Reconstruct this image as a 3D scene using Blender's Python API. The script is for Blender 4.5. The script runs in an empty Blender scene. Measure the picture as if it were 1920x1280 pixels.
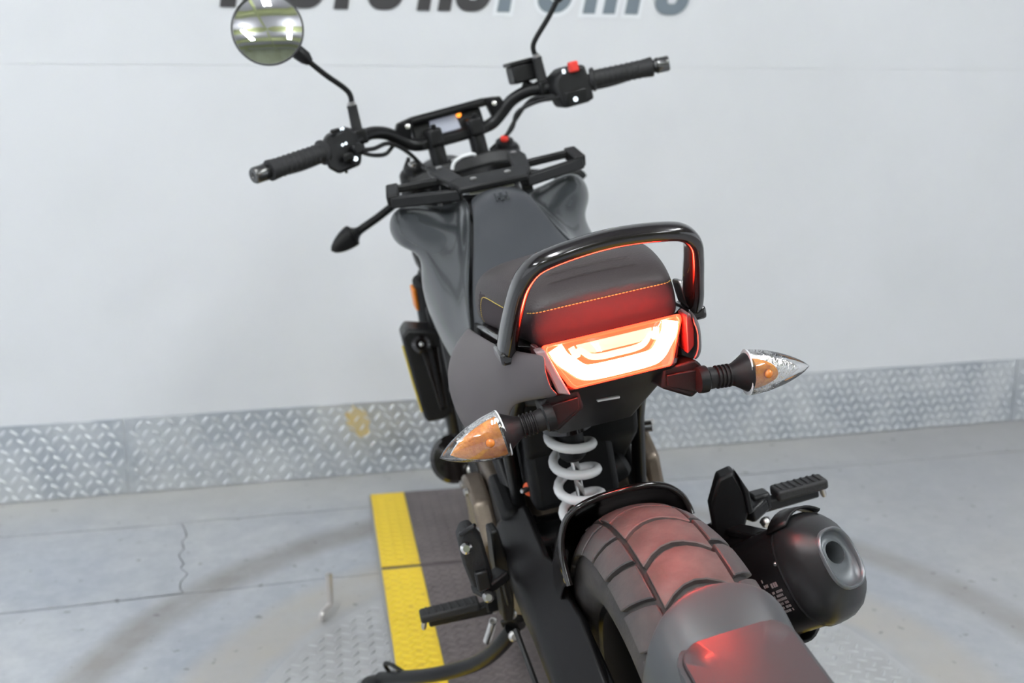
import bpy, bmesh, math, random
from mathutils import Vector, Matrix
from mathutils.bvhtree import BVHTree

random.seed(7)
sc = bpy.context.scene
COL = sc.collection
R = math.radians

# ------------------------------------------------------------------ camera
FOC = 1852.67                                   # focal length in pixels of a 1920 px wide frame
cam_d = bpy.data.cameras.new('camera')
cam = bpy.data.objects.new('camera', cam_d)
COL.objects.link(cam)
cam_d.sensor_width = 36.0
cam_d.lens = FOC / 1920 * 36.0
cam_d.clip_start = 0.02
cam.location = (-0.4733, -0.9507, 1.0922)
_yaw, _pitch, _roll = -0.1941, 0.2418, 0.0010
_m = (Matrix.Rotation(_yaw, 3, 'Z') @ Matrix.Rotation(-_pitch, 3, 'X') @ Matrix.Rotation(_roll, 3, 'Y')
      @ Matrix.Rotation(R(90), 3, 'X'))
cam.rotation_euler = _m.to_euler()
cam_d.dof.use_dof = True
cam_d.dof.focus_distance = 1.12
cam_d.dof.aperture_fstop = 4.5
sc.camera = cam

# ------------------------------------------------------------------ world and exposure
w = bpy.data.worlds.new('shop_air')
sc.world = w
w.use_nodes = True
w.node_tree.nodes['Background'].inputs[0].default_value = (0.89, 0.94, 1.0, 1)
w.node_tree.nodes['Background'].inputs[1].default_value = 0.80
sc.view_settings.view_transform = 'Standard'
sc.view_settings.look = 'None'
sc.view_settings.gamma = 1.0
sc.view_settings.use_curve_mapping = False
sc.view_settings.exposure = 0.80
LAMP = 50.0            # radiance of the ceiling tubes
TAIL = 80.0            # radiance of the tail light guide

# ------------------------------------------------------------------ materials
MATS = {}


def mat(name, col, rough=0.5, metal=0.0, spec=0.5, coat=0.0, emit=None, estr=0.0,
        vary=None, vscale=8.0, vlo=0.4, vhi=0.7, bump=0.0, bscale=200.0, bdist=0.001,
        rvar=0.0, aniso=None, sheen=0.0):
    if name in MATS:
        return MATS[name]
    m = bpy.data.materials.new(name)
    m.use_nodes = True
    nt = m.node_tree
    b = nt.nodes['Principled BSDF']
    b.inputs['Base Color'].default_value = (*col, 1)
    b.inputs['Roughness'].default_value = rough
    b.inputs['Metallic'].default_value = metal
    b.inputs['Specular IOR Level'].default_value = spec
    b.inputs['Coat Weight'].default_value = coat
    b.inputs['Coat Roughness'].default_value = 0.08
    if sheen:
        b.inputs['Sheen Weight'].default_value = sheen
    if emit:
        b.inputs['Emission Color'].default_value = (*emit, 1)
        b.inputs['Emission Strength'].default_value = estr
    tc = None
    if vary or bump or rvar:
        tc = nt.nodes.new('ShaderNodeTexCoord')
    if vary:
        n = nt.nodes.new('ShaderNodeTexNoise')
        n.inputs['Scale'].default_value = vscale
        n.inputs['Detail'].default_value = 6
        n.inputs['Roughness'].default_value = 0.6
        nt.links.new(tc.outputs['Object'], n.inputs['Vector'])
        r = nt.nodes.new('ShaderNodeValToRGB')
        r.color_ramp.elements[0].position = vlo
        r.color_ramp.elements[1].position = vhi
        r.color_ramp.elements[0].color = (*col, 1)
        r.color_ramp.elements[1].color = (*vary, 1)
        nt.links.new(n.outputs['Fac'], r.inputs[0])
        nt.links.new(r.outputs[0], b.inputs['Base Color'])
    if rvar:
        n2 = nt.nodes.new('ShaderNodeTexNoise')
        n2.inputs['Scale'].default_value = vscale * 1.7
        n2.inputs['Detail'].default_value = 5
        nt.links.new(tc.outputs['Object'], n2.inputs['Vector'])
        mr = nt.nodes.new('ShaderNodeMapRange')
        mr.inputs[1].default_value = 0.3
        mr.inputs[2].default_value = 0.7
        mr.inputs[3].default_value = max(0.05, rough - rvar)
        mr.inputs[4].default_value = rough + rvar
        nt.links.new(n2.outputs['Fac'], mr.inputs[0])
        nt.links.new(mr.outputs[0], b.inputs['Roughness'])
    if bump:
        n3 = nt.nodes.new('ShaderNodeTexNoise')
        n3.inputs['Scale'].default_value = bscale
        n3.inputs['Detail'].default_value = 3
        nt.links.new(tc.outputs['Object'], n3.inputs['Vector'])
        bp = nt.nodes.new('ShaderNodeBump')
        bp.inputs['Strength'].default_value = bump
        bp.inputs['Distance'].default_value = bdist
        nt.links.new(n3.outputs['Fac'], bp.inputs['Height'])
        nt.links.new(bp.outputs[0], b.inputs['Normal'])
    MATS[name] = m
    return m


def clear_mat(name, tint, gloss=0.18, rough=0.03, body=None, bodyfac=0.0):
    """clear moulded plastic: mostly see-through, with a gloss that grows towards the edges"""
    m = bpy.data.materials.new(name)
    m.use_nodes = True
    nt = m.node_tree
    nt.nodes.remove(nt.nodes['Principled BSDF'])
    out = nt.nodes['Material Output']
    t = nt.nodes.new('ShaderNodeBsdfTransparent')
    t.inputs[0].default_value = (*tint, 1)
    g = nt.nodes.new('ShaderNodeBsdfGlossy')
    g.inputs['Color'].default_value = (1, 1, 1, 1)
    g.inputs['Roughness'].default_value = rough
    f = nt.nodes.new('ShaderNodeFresnel')
    f.inputs['IOR'].default_value = 1.5
    ad = nt.nodes.new('ShaderNodeMath')
    ad.operation = 'ADD'
    ad.inputs[1].default_value = gloss
    ad.use_clamp = True
    mx = nt.nodes.new('ShaderNodeMixShader')
    nt.links.new(f.outputs[0], ad.inputs[0])
    nt.links.new(ad.outputs[0], mx.inputs[0])
    last = t
    if body:
        d = nt.nodes.new('ShaderNodeBsdfPrincipled')
        d.inputs['Base Color'].default_value = (*body, 1)
        d.inputs['Roughness'].default_value = 0.1
        m2 = nt.nodes.new('ShaderNodeMixShader')
        m2.inputs[0].default_value = bodyfac
        nt.links.new(t.outputs[0], m2.inputs[1])
        nt.links.new(d.outputs[0], m2.inputs[2])
        last = m2
    nt.links.new(last.outputs[0], mx.inputs[1])
    nt.links.new(g.outputs[0], mx.inputs[2])
    nt.links.new(mx.outputs[0], out.inputs[0])
    MATS[name] = m
    return m


BLACK = mat('black_plastic', (0.0075, 0.0075, 0.008), 0.42, spec=0.35, bump=0.15, bscale=900, bdist=0.0004)
BLACKM = mat('black_coated_metal', (0.0065, 0.0065, 0.007), 0.34, spec=0.35)
UNDER = mat('undertail_plastic', (0.010, 0.0075, 0.008), 0.5, spec=0.35, bump=0.15, bscale=900, bdist=0.0004)
DARKIN = mat('dark_inner_plastic', (0.0045, 0.0045, 0.005), 0.55, spec=.3)
GLOSSB = mat('gloss_black', (0.008, 0.006, 0.006), 0.16, coat=0.6)
SATIN = mat('satin_grey_paint', (0.043, 0.046, 0.052), 0.42, spec=0.5, coat=0.12, bump=0.05, bscale=1500, bdist=0.0003)
SATIN2 = mat('satin_graphite_paint', (0.034, 0.038, 0.041), 0.27, spec=0.6, coat=0.35)
COVER = mat('lit_matt_grey_paint', (0.098, 0.082, 0.084), 0.46, bump=0.05, bscale=1500, bdist=0.0003)  # grey of the tank sides, with light and red glow put into the colour
ARM = mat('swingarm_black', (0.009, 0.0085, 0.009), 0.42, spec=0.22)
LEATHER = mat('seat_leather', (0.036, 0.027, 0.027), 0.50, bump=0.55, bscale=420, bdist=0.0008)
FABRIC = mat('seat_side_fabric', (0.030, 0.018, 0.021), 0.75, bump=0.5, bscale=1400, bdist=0.0005)
THREAD = mat('yellow_thread', (0.62, 0.45, 0.10), 0.7)
CHROME = mat('bright_metal', (0.75, 0.74, 0.72), 0.18, metal=1.0)
STEEL = mat('brushed_steel', (0.55, 0.54, 0.53), 0.32, metal=1.0)
ALU = mat('satin_aluminium', (0.42, 0.42, 0.42), 0.4, metal=1.0)
BRONZE = mat('bronze_engine_paint', (0.145, 0.115, 0.088), 0.38, metal=0.55, vary=(0.19, 0.155, 0.12), vscale=30)
WHITES = mat('white_spring_paint', (0.80, 0.80, 0.80), 0.28, coat=0.3)
ORANGE = mat('orange_anodised', (0.75, 0.10, 0.02), 0.35)
REDP = mat('red_button', (0.80, 0.045, 0.03), 0.45)
AMBER = mat('amber_reflector', (0.85, 0.25, 0.02), 0.30, emit=(1, .25, .02), estr=0.0)
RUBBER = mat('grip_rubber', (0.018, 0.018, 0.019), 0.62, bump=0.4, bscale=350, bdist=0.001)
TYRE = mat('tyre_rubber', (0.030, 0.027, 0.026), 0.62, vary=(0.055, 0.046, 0.041), vscale=18, bump=0.3, bscale=260, bdist=0.001)
TREAD = mat('tread_rubber', (0.070, 0.056, 0.052), 0.60, vary=(0.125, 0.100, 0.094), vscale=26, bump=0.35, bscale=160, bdist=0.0012)
TREADS = mat('shoulder_rubber', (0.052, 0.048, 0.048), 0.5, vary=(0.085, 0.075, 0.07), vscale=22, bump=0.3, bscale=160, bdist=0.001)
HUGGER = mat('grey_mudguard_plastic', (0.060, 0.064, 0.067), 0.40, bump=0.12, bscale=1600, bdist=0.0004)
PLATE = mat('mudguard_panel', (0.060, 0.050, 0.052), 0.38, coat=.2)
EXH = mat('black_silencer', (0.010, 0.010, 0.011), 0.30, coat=0.1)
EXHC = mat('silencer_cap', (0.017, 0.018, 0.019), 0.36)
EXHR = mat('silencer_ring', (0.17, 0.185, 0.195), 0.32, metal=0.5)
PRINT = mat('pale_print', (0.34, 0.33, 0.33), 0.6)
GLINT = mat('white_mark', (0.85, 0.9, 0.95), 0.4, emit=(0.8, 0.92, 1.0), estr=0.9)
SCREEN = mat('display_glass', (0.35, 0.37, 0.42), 0.12, emit=(0.45, 0.48, 0.6), estr=0.18)
OLAMP = mat('orange_lamp', (0.9, 0.25, 0.02), 0.4, emit=(1, 0.28, 0.03), estr=1.3)
MIRROR = mat('mirror_glass', (0.92, 0.92, 0.92), 0.015, metal=1.0)
YEL = mat('yellow_trim', (0.55, 0.42, 0.05), 0.5)
BEIGE = mat('beige_strip', (0.55, 0.55, 0.45), 0.5)
CABLE = mat('cable_rubber', (0.010, 0.010, 0.010), 0.45)
# lamp materials
GUIDE = mat('light_guide', (0.9, 0.2, 0.15), 0.4, emit=(1.0, 0.065, 0.035), estr=TAIL)
GUIDE2 = mat('light_guide_inner', (0.9, 0.2, 0.1), 0.4, emit=(1.0, 0.72, 0.42), estr=1.3)
LBACK = mat('lamp_back', (0.8, 0.12, 0.06), 0.5, emit=(1.0, 0.40, 0.06), estr=1.15)
LREFL = mat('lamp_reflex', (0.9, 0.45, 0.35), 0.3, emit=(1.0, 0.62, 0.36), estr=0.72)
LRIM = mat('lamp_red_lens', (0.7, 0.02, 0.015), 0.12, coat=0.5, emit=(1.0, 0.03, 0.010), estr=5.0)
LCOVER = clear_mat('lamp_clear_cover', (1.0, 0.93, 0.9), 0.02)
CLEAR = clear_mat('indicator_clear_lens', (0.96, 0.96, 0.96), 0.05, 0.05, (0.9, 0.9, 0.92), 0.05)
AMBIN = mat('amber_bulb_plastic', (1.0, 0.40, 0.03), 0.12, coat=0.4, vary=(0.80, 0.22, 0.01), vscale=120, bump=0.9, bscale=140, bdist=0.004)
FACET = mat('chrome_facets', (0.90, 0.89, 0.88), 0.08, metal=1.0, bump=0.8, bscale=160, bdist=0.004)

# ------------------------------------------------------------------ mesh toolkit
def cross_frame(d, up=Vector((0, 0, 1))):
    d = Vector(d).normalized()
    up = Vector(up)
    if abs(d.dot(up.normalized())) > 0.97:
        up = Vector((0, 1, 0)) if abs(d.y) < 0.9 else Vector((1, 0, 0))
    s = d.cross(up).normalized()
    return s, s.cross(d).normalized()


def spline(pts, n=6):
    """Catmull-Rom through the points"""
    P = [Vector(p) for p in pts]
    out = []
    for i in range(len(P) - 1):
        p0 = P[i - 1] if i else P[0] * 2 - P[1]
        p1, p2 = P[i], P[i + 1]
        p3 = P[i + 2] if i + 2 < len(P) else P[-1] * 2 - P[-2]
        for k in range(n):
            t = k / n
            out.append(0.5 * ((2 * p1) + (p2 - p0) * t + (2 * p0 - 5 * p1 + 4 * p2 - p3) * t * t
                              + (3 * p1 - p0 - 3 * p2 + p3) * t ** 3))
    out.append(P[-1])
    return out


class MB:
    def __init__(s):
        s.v = []
        s.f = []

    def ring_loft(s, rings, cap=True, close=True):
        o = len(s.v)
        n = len(rings[0])
        for r in rings:
            s.v += [tuple(p) for p in r]
        for i in range(len(rings) - 1):
            for k in range(n if close else n - 1):
                a = o + i * n + k
                b = o + i * n + (k + 1) % n
                s.f.append((a, b, b + n, a + n))
        if cap and close:
            s.f.append(tuple(o + k for k in reversed(range(n))))
            s.f.append(tuple(o + (len(rings) - 1) * n + k for k in range(n)))
        return s

    def tube(s, pts, r, seg=12, flat=1.0, up=(0, 0, 1), cap=True):
        P = [Vector(p) for p in pts]
        rr = r if isinstance(r, (list, tuple)) else [r] * len(P)
        rings = []
        prev = None
        for i, p in enumerate(P):
            d = (P[min(i + 1, len(P) - 1)] - P[max(i - 1, 0)])
            if prev is None:
                a, b = cross_frame(d, up)
            else:
                dn = d.normalized()
                a = (prev - dn * prev.dot(dn)).normalized()
                b = a.cross(dn).normalized()
            prev = a
            rings.append([p + a * (math.cos(t) * rr[i]) + b * (math.sin(t) * rr[i] * flat)
                          for t in (2 * math.pi * k / seg for k in range(seg))])
        return s.ring_loft(rings, cap)

    def bar(s, p0, p1, w, h, up=(0, 0, 1), taper=1.0):
        p0, p1 = Vector(p0), Vector(p1)
        a, b = cross_frame(p1 - p0, up)
        rings = []
        for p, k in ((p0, 1.0), (p1, taper)):
            rings.append([p + a * (x * w * k / 2) + b * (z * h * k / 2) for x, z in ((-1, -1), (1, -1), (1, 1), (-1, 1))])
        return s.ring_loft(rings)

    def box(s, c, size, rot=None):
        c = Vector(c)
        hx, hy, hz = [q / 2 for q in size]
        M = rot or Matrix.Identity(3)
        rings = []
        for y in (-hy, hy):
            rings.append([c + M @ Vector((x, y, z)) for x, z in ((-hx, -hz), (hx, -hz), (hx, hz), (-hx, hz))])
        return s.ring_loft(rings)

    def prism(s, poly, vec):
        vec = Vector(vec)
        return s.ring_loft([[Vector(p) for p in poly], [Vector(p) + vec for p in poly]])

    def lathe(s, prof, org, axis, seg=24, cap=True, up=(0, 0, 1), flat=1.0):
        """prof: (radius, distance along axis)"""
        org = Vector(org)
        d = Vector(axis).normalized()
        a, b = cross_frame(d, up)
        rings = [[org + d * h + a * (math.cos(t) * r) + b * (math.sin(t) * r * flat)
                  for t in (2 * math.pi * k / seg for k in range(seg))] for r, h in prof]
        return s.ring_loft(rings, cap)

    def ball(s, c, r, seg=12, rows=7):
        c = Vector(c)
        return s.lathe([(max(1e-4, r * math.sin(math.pi * i / rows)), -r * math.cos(math.pi * i / rows)) for i in range(rows + 1)], c, (0, 0, 1), seg)

    def grid(s, rows):
        """open sheet: list of equal-length point rows"""
        return s.ring_loft(rows, cap=False, close=False)


def link_mesh(name, me, parent=None):
    o = bpy.data.objects.new(name, me)
    COL.objects.link(o)
    if parent is not None:
        o.parent = parent
    return o


def mk(name, mb, material, parent=None, M=None, smooth=True, angle=38, sub=0, bevel=0.0, bseg=2, solid=0.0, soff=-1.0):
    me = bpy.data.meshes.new(name)
    vs = [Vector(v) for v in mb.v]
    if M is not None:
        vs = [M @ v for v in vs]
    me.from_pydata([tuple(v) for v in vs], [], mb.f)
    bm = bmesh.new()
    bm.from_mesh(me)
    bmesh.ops.recalc_face_normals(bm, faces=bm.faces)
    bm.to_mesh(me)
    bm.free()
    if material:
        me.materials.append(material)
    if smooth:
        for p in me.polygons:
            p.use_smooth = True
        if not sub:
            me.set_sharp_from_angle(angle=R(angle))
    o = link_mesh(name, me, parent)
    if solid:
        m = o.modifiers.new('solid', 'SOLIDIFY')
        m.thickness = solid
        m.offset = soff
    if bevel:
        m = o.modifiers.new('bevel', 'BEVEL')
        m.width = bevel
        m.segments = bseg
        m.limit_method = 'ANGLE'
        m.angle_limit = R(35)
        m.harden_normals = False
    if sub:
        m = o.modifiers.new('sub', 'SUBSURF')
        m.levels = sub
        m.render_levels = sub
    return o


def mir(mb):
    q = MB()
    q.v = [(-x, y, z) for x, y, z in [tuple(v) for v in mb.v]]
    q.f = [tuple(reversed(f)) for f in mb.f]
    return q


def bake(o):
    """replace the object's mesh by its evaluated mesh and drop the modifiers"""
    dg = bpy.context.evaluated_depsgraph_get()
    dg.update()
    me = bpy.data.meshes.new_from_object(o.evaluated_get(dg))
    o.modifiers.clear()
    o.data = me
    return o


def bvh(o):
    return BVHTree.FromPolygons([v.co.copy() for v in o.data.vertices], [tuple(p.vertices) for p in o.data.polygons])


def thing(o, label, cat, group=None):
    o['label'] = label
    o['category'] = cat
    if group:
        o['group'] = group
    return o


def empty(name, loc=(0, 0, 0)):
    o = bpy.data.objects.new(name, None)
    o.empty_display_size = 0.1
    COL.objects.link(o)
    o.location = loc
    return o


# ================================================================== THE SETTING
FLOOR = -0.02
PSI, WD = 0.02932, 1.9181
WT = Vector((math.cos(PSI), math.sin(PSI), 0))       # along the wall
WN = Vector((-math.sin(PSI), math.cos(PSI), 0))      # into the wall


def wp(s, z, off=0.0):
    """a point of the wall: s along it, z up, off towards the room"""
    p = WN * (WD - off) + WT * s
    return Vector((p.x, p.y, z))


def node_floor(m):
    nt = m.node_tree
    b = nt.nodes['Principled BSDF']
    tc = nt.nodes.new('ShaderNodeTexCoord')

    def noise(scale, detail=6, rough=0.6, w=0):
        n = nt.nodes.new('ShaderNodeTexNoise')
        n.inputs['Scale'].default_value = scale
        n.inputs['Detail'].default_value = detail
        n.inputs['Roughness'].default_value = rough
        nt.links.new(tc.outputs['Object'], n.inputs['Vector'])
        return n

    def ramp(src, a, b_, ca, cb):
        r = nt.nodes.new('ShaderNodeValToRGB')
        r.color_ramp.elements[0].position = a
        r.color_ramp.elements[1].position = b_
        r.color_ramp.elements[0].color = (*ca, 1)
        r.color_ramp.elements[1].color = (*cb, 1)
        nt.links.new(src, r.inputs[0])
        return r

    def mix(fac, a, b_):
        x = nt.nodes.new('ShaderNodeMix')
        x.data_type = 'RGBA'
        nt.links.new(fac, x.inputs['Factor'])
        for src, i in ((a, 'A'), (b_, 'B')):
            if isinstance(src, tuple):
                [s for s in x.inputs if s.name == i and s.type == 'RGBA'][0].default_value = (*src, 1)
            else:
                nt.links.new(src, [s for s in x.inputs if s.name == i and s.type == 'RGBA'][0])
        return [s for s in x.outputs if s.type == 'RGBA'][0]

    def math_(op, a, b_=None, c=None):
        x = nt.nodes.new('ShaderNodeMath')
        x.operation = op
        x.use_clamp = False
        for i, q in enumerate((a, b_, c)):
            if q is None:
                continue
            if isinstance(q, (int, float)):
                x.inputs[i].default_value = q
            else:
                nt.links.new(q, x.inputs[i])
        return x.outputs[0]

    n1 = noise(1.6)
    base = ramp(n1.outputs['Fac'], 0.35, 0.65, (0.40, 0.43, 0.48), (0.52, 0.535, 0.555))
    n2 = noise(22, 5, 0.7)
    sp = ramp(n2.outputs['Fac'], 0.40, 0.75, (0.92, 0.92, 0.92), (1.12, 1.11, 1.08))
    mul = nt.nodes.new('ShaderNodeMix')
    mul.data_type = 'RGBA'
    mul.blend_type = 'MULTIPLY'
    mul.inputs['Factor'].default_value = 1.0
    nt.links.new(base.outputs[0], [s for s in mul.inputs if s.name == 'A' and s.type == 'RGBA'][0])
    nt.links.new(sp.outputs[0], [s for s in mul.inputs if s.name == 'B' and s.type == 'RGBA'][0])
    col = [s for s in mul.outputs if s.type == 'RGBA'][0]
    # dusty band by the wall (a tan tide mark) and tyre rings rubbed around the turntable
    sep = nt.nodes.new('ShaderNodeSeparateXYZ')
    nt.links.new(tc.outputs['Object'], sep.inputs[0])
    n3 = noise(3.0, 5)
    wob = math_('MULTIPLY', math_('SUBTRACT', n3.outputs['Fac'], 0.5), 0.16)
    dx = math_('SUBTRACT', sep.outputs['X'], -0.0137)
    dy = math_('SUBTRACT', sep.outputs['Y'], 0.5618)
    rad = math_('SQRT', math_('ADD', math_('MULTIPLY', dx, dx), math_('MULTIPLY', dy, dy)))
    rw = math_('ADD', rad, math_('MULTIPLY', wob, 0.22))

    def band(centre, half, soft):
        d = math_('ABSOLUTE', math_('SUBTRACT', rw, centre))
        mr = nt.nodes.new('ShaderNodeMapRange')
        nt.links.new(d, mr.inputs[0])
        mr.inputs[1].default_value = half
        mr.inputs[2].default_value = half + soft
        mr.inputs[3].default_value = 1.0
        mr.inputs[4].default_value = 0.0
        return mr.outputs[0]
    nb = noise(7, 6, 0.7)
    brk = nt.nodes.new('ShaderNodeMapRange')
    nt.links.new(nb.outputs['Fac'], brk.inputs[0])
    brk.inputs[1].default_value = 0.30
    brk.inputs[2].default_value = 0.62
    brk.inputs[3].default_value = 0.45
    brk.inputs[4].default_value = 0.85
    col = mix(math_('MULTIPLY', band(1.015, 0.022, 0.05), brk.outputs[0]), col, (0.27, 0.255, 0.235))
    col = mix(math_('MULTIPLY', band(0.745, 0.045, 0.06), brk.outputs[0]), col, (0.47, 0.44, 0.39))
    wy = math_('SUBTRACT', math_('SUBTRACT', sep.outputs['Y'], math_('MULTIPLY', sep.outputs['X'], PSI)), wob)
    mr = nt.nodes.new('ShaderNodeMapRange')
    nt.links.new(wy, mr.inputs[0])
    mr.inputs[1].default_value = 1.62
    mr.inputs[2].default_value = 1.90
    mr.inputs[3].default_value = 0.0
    mr.inputs[4].default_value = 0.75
    col = mix(mr.outputs[0], col, (0.53, 0.515, 0.475))
    # grey-brown tint on the right of the bay, with the light's fall-off painted in
    mr2 = nt.nodes.new('ShaderNodeMapRange')
    nt.links.new(math_('ADD', sep.outputs['X'], math_('MULTIPLY', wob, 6)), mr2.inputs[0])
    mr2.inputs[1].default_value = 0.2
    mr2.inputs[2].default_value = 1.6
    mr2.inputs[3].default_value = 0.0
    mr2.inputs[4].default_value = 0.75
    col = mix(mr2.outputs[0], col, (0.36, 0.355, 0.355))
    # small dark spots
    n5 = noise(38, 2, 0.4)
    mr3 = nt.nodes.new('ShaderNodeMapRange')
    nt.links.new(n5.outputs['Fac'], mr3.inputs[0])
    mr3.inputs[1].default_value = 0.70
    mr3.inputs[2].default_value = 0.76
    col = mix(math_('MULTIPLY', mr3.outputs[0], 0.6), col, (0.14, 0.13, 0.12))
    nt.links.new(col, b.inputs['Base Color'])
    rr = ramp(noise(4, 4).outputs['Fac'], 0.3, 0.7, (0.40, 0.40, 0.40), (0.62, 0.62, 0.62))
    nt.links.new(rr.outputs[0], b.inputs['Roughness'])
    bp = nt.nodes.new('ShaderNodeBump')
    bp.inputs['Strength'].default_value = 0.25
    bp.inputs['Distance'].default_value = 0.002
    nt.links.new(noise(60, 6, 0.7).outputs['Fac'], bp.inputs['Height'])
    nt.links.new(bp.outputs[0], b.inputs['Normal'])


CONC = mat('worn_concrete', (0.36, 0.38, 0.40), 0.5)
node_floor(CONC)
JOINT = mat('joint_dirt', (0.17, 0.145, 0.12), 0.8)
WALLM = mat('white_wall_paint', (0.775, 0.785, 0.81), 0.55, vary=(0.73, 0.742, 0.765), vscale=1.7, vlo=0.42, vhi=0.72, bump=0.08, bscale=45, bdist=0.002)
GALV = mat('galvanised_plate', (0.70, 0.72, 0.745), 0.44, metal=0.7, vary=(0.52, 0.555, 0.60), vscale=5, vlo=0.4, vhi=0.62, rvar=0.08)
GALV2 = mat('galvanised_lug', (0.74, 0.76, 0.79), 0.40, metal=0.7)
DISCM = mat('turntable_steel', (0.52, 0.525, 0.53), 0.46, metal=0.35, vary=(0.45, 0.45, 0.45), vscale=9, vlo=0.4, vhi=0.65)
DISCL = mat('turntable_lug_steel', (0.55, 0.56, 0.56), 0.38, metal=0.5)
DECKM = mat('brown_worn_plate', (0.150, 0.126, 0.124), 0.50, metal=0.2, vary=(0.21, 0.18, 0.175), vscale=14)
DECKL = mat('brown_worn_lug', (0.19, 0.162, 0.158), 0.42, metal=0.25)
YELM = mat('yellow_floor_paint', (0.95, 0.66, 0.035), 0.42, vary=(0.72, 0.47, 0.05), vscale=40, vlo=0.56, vhi=0.74)
YELL = mat('yellow_lug_paint', (0.97, 0.70, 0.05), 0.38)
DECKE = mat('plate_edge_steel', (0.38, 0.38, 0.38), 0.5, metal=0.4)

floor_o = mk('floor', MB().prism([(-7, -9, FLOOR - .012), (8, -9, FLOOR - .012), (8, 2.2, FLOOR - .012), (-7, 2.2, FLOOR - .012)], (0, 0, -.1)), JOINT, smooth=False)
floor_o['kind'] = 'structure'


def jag(p, q, n, amp, seed):
    rd = random.Random(seed)
    p, q = Vector(p), Vector(q)
    d = (q - p)
    s = Vector((-d.y, d.x)).normalized()
    out = [p]
    for i in range(1, n):
        out.append(p + d * (i / n + rd.uniform(-.3, .3) / n) + s * rd.uniform(-amp, amp))
    return out + [q]


def shift(pts, dx, dy):
    return [Vector((p[0] + dx, p[1] + dy)) for p in pts]


J1a = jag((-7, 1.60), (-0.872, 1.645), 40, .004, 1)            # first joint, parallel to the wall
J1m = jag((-0.872, 1.645), (-0.2, 1.660), 8, .004, 2)
J1b = jag((-0.2, 1.660), (8, 1.82), 60, .004, 6)
J2a = jag((-7, .95), (-0.817, 1.237), 40, .004, 3)             # second joint, ending under the bridge plate
J2b = jag((-0.817, 1.237), (-0.2, 1.255), 8, .004, 4)
CR = jag((-0.872, 1.645), (-0.817, 1.237), 13, .012, 5)        # the crack between them
G = 0.0030


def rev(pts, dx=0, dy=0):
    return [Vector((p[0] + dx, p[1] + dy)) for p in reversed(pts)]


slabs = [
    shift(J1a + J1m[1:] + J1b[1:], 0, G) + [Vector((8, 2.1)), Vector((-7, 2.1))],
    shift(J2a, 0, G) + rev(CR, -G * .4) + rev(J1a, 0, -G)[1:],
    shift(CR, G * .6, 0)[:-1] + shift(J2b, 0, G * .7) + rev(J1m, 0, -G)[:-1],
    [Vector((-7, -9)), Vector((8, -9))] + rev(J1b, G, -G) + rev(J2b, 0, -G * .7) + rev(J2a, 0, -G)[1:],
]
for pl in slabs:
    mk('concrete_slab', MB().prism([(p[0], p[1], FLOOR) for p in pl], (0, 0, -.03)), CONC, floor_o, smooth=False)

# wall: two panels with a hairline joint
wall = mk('wall_front', MB().prism([wp(-7, FLOOR - .1, -.012), wp(8, FLOOR - .1, -.012), wp(8, 4.4, -.012), wp(-7, 4.4, -.012)], WN * .12), WALLM, smooth=False)
wall['kind'] = 'structure'
ZS = 1.178
for z0, z1 in ((FLOOR - .02, ZS - .0003), (ZS + .0003, 4.35)):
    mk('wall_panel', MB().prism([wp(-7, z0), wp(8, z0), wp(8, z1), wp(-7, z1)], WN * .011), WALLM, wall, smooth=False)


def lug_mesh(mb, c, u, n, L, W, H):
    """one raised lens-shaped tread lug: c centre, u long direction, n surface normal"""
    u = u.normalized()
    s = n.cross(u)
    o = len(mb.v)
    for k in range(8):
        t = 2 * math.pi * k / 8
        mb.v.append(tuple(c + u * (math.cos(t) * L) + s * (math.sin(t) * W)))
    mb.v.append(tuple(c + u * (L * .5) + n * H))
    mb.v.append(tuple(c - u * (L * .5) + n * H))
    a, b = o + 8, o + 9
    for k in range(8):
        k2 = (k + 1) % 8
        if k in (7, 0, 1, 6):
            mb.f.append((o + k, o + k2, a))
        else:
            mb.f.append((o + k, o + k2, b))
    mb.f.append((o + 2, b, a))
    mb.f.append((o + 6, a, b))


# kick plate along the foot of the wall
KH = 0.2288
trim = empty('trim_1')
trim['kind'] = 'structure'
cuts = [-4.6, -2.2, -0.988, 1.952, 4.3]
for a, b in zip(cuts[:-1], cuts[1:]):
    g = .0015
    mk('plate_panel', MB().prism([wp(a + g, FLOOR + .002), wp(b - g, FLOOR + .002), wp(b - g, FLOOR + KH), wp(a + g, FLOOR + KH)], -WN * .004), GALV, trim, smooth=False, bevel=.0008, bseg=1)
mb = MB()
P = 0.0300
i = 0
s = -4.5
while s < 4.2:
    j = 0
    z = FLOOR + .012
    while z < FLOOR + KH - .008:
        off = P / 2 if j % 2 else 0
        if min(abs(s + off - c) for c in cuts) > .014:
            ang = R(38) if (i + j) % 2 == 0 else R(-38)
            ang = R(50) if (i + (j + 1) // 2) % 2 == 0 else R(-38)
            lug_mesh(mb, wp(s + off, z, .004), WT * math.cos(ang) + Vector((0, 0, math.sin(ang))), -WN, .0138, .0044, .0022)
        z += P * .93
        j += 1
    s += P
    i += 1
lg = mk('tread_lug', mb, GALV2, trim)
lg['kind'] = 'stuff'
rd = random.Random(3)
pp = []
for k in range(22):
    t = 2 * math.pi * k / 22
    r_ = rd.uniform(.75, 1.1)
    pp.append(wp(-.325 + .038 * r_ * math.cos(t), .152 + .05 * r_ * math.sin(t) - .012 * math.cos(t), .0045))
pp = [Vector((p.x, p.y, min(p.z, FLOOR + KH - .003))) for p in pp]
mk('paint_patch', MB().prism(pp, -WN * .0004), mat('old_yellow_paint', (0.62, 0.47, 0.20), 0.6, vary=(0.55, 0.48, 0.33), vscale=40), trim, smooth=False)

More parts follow.
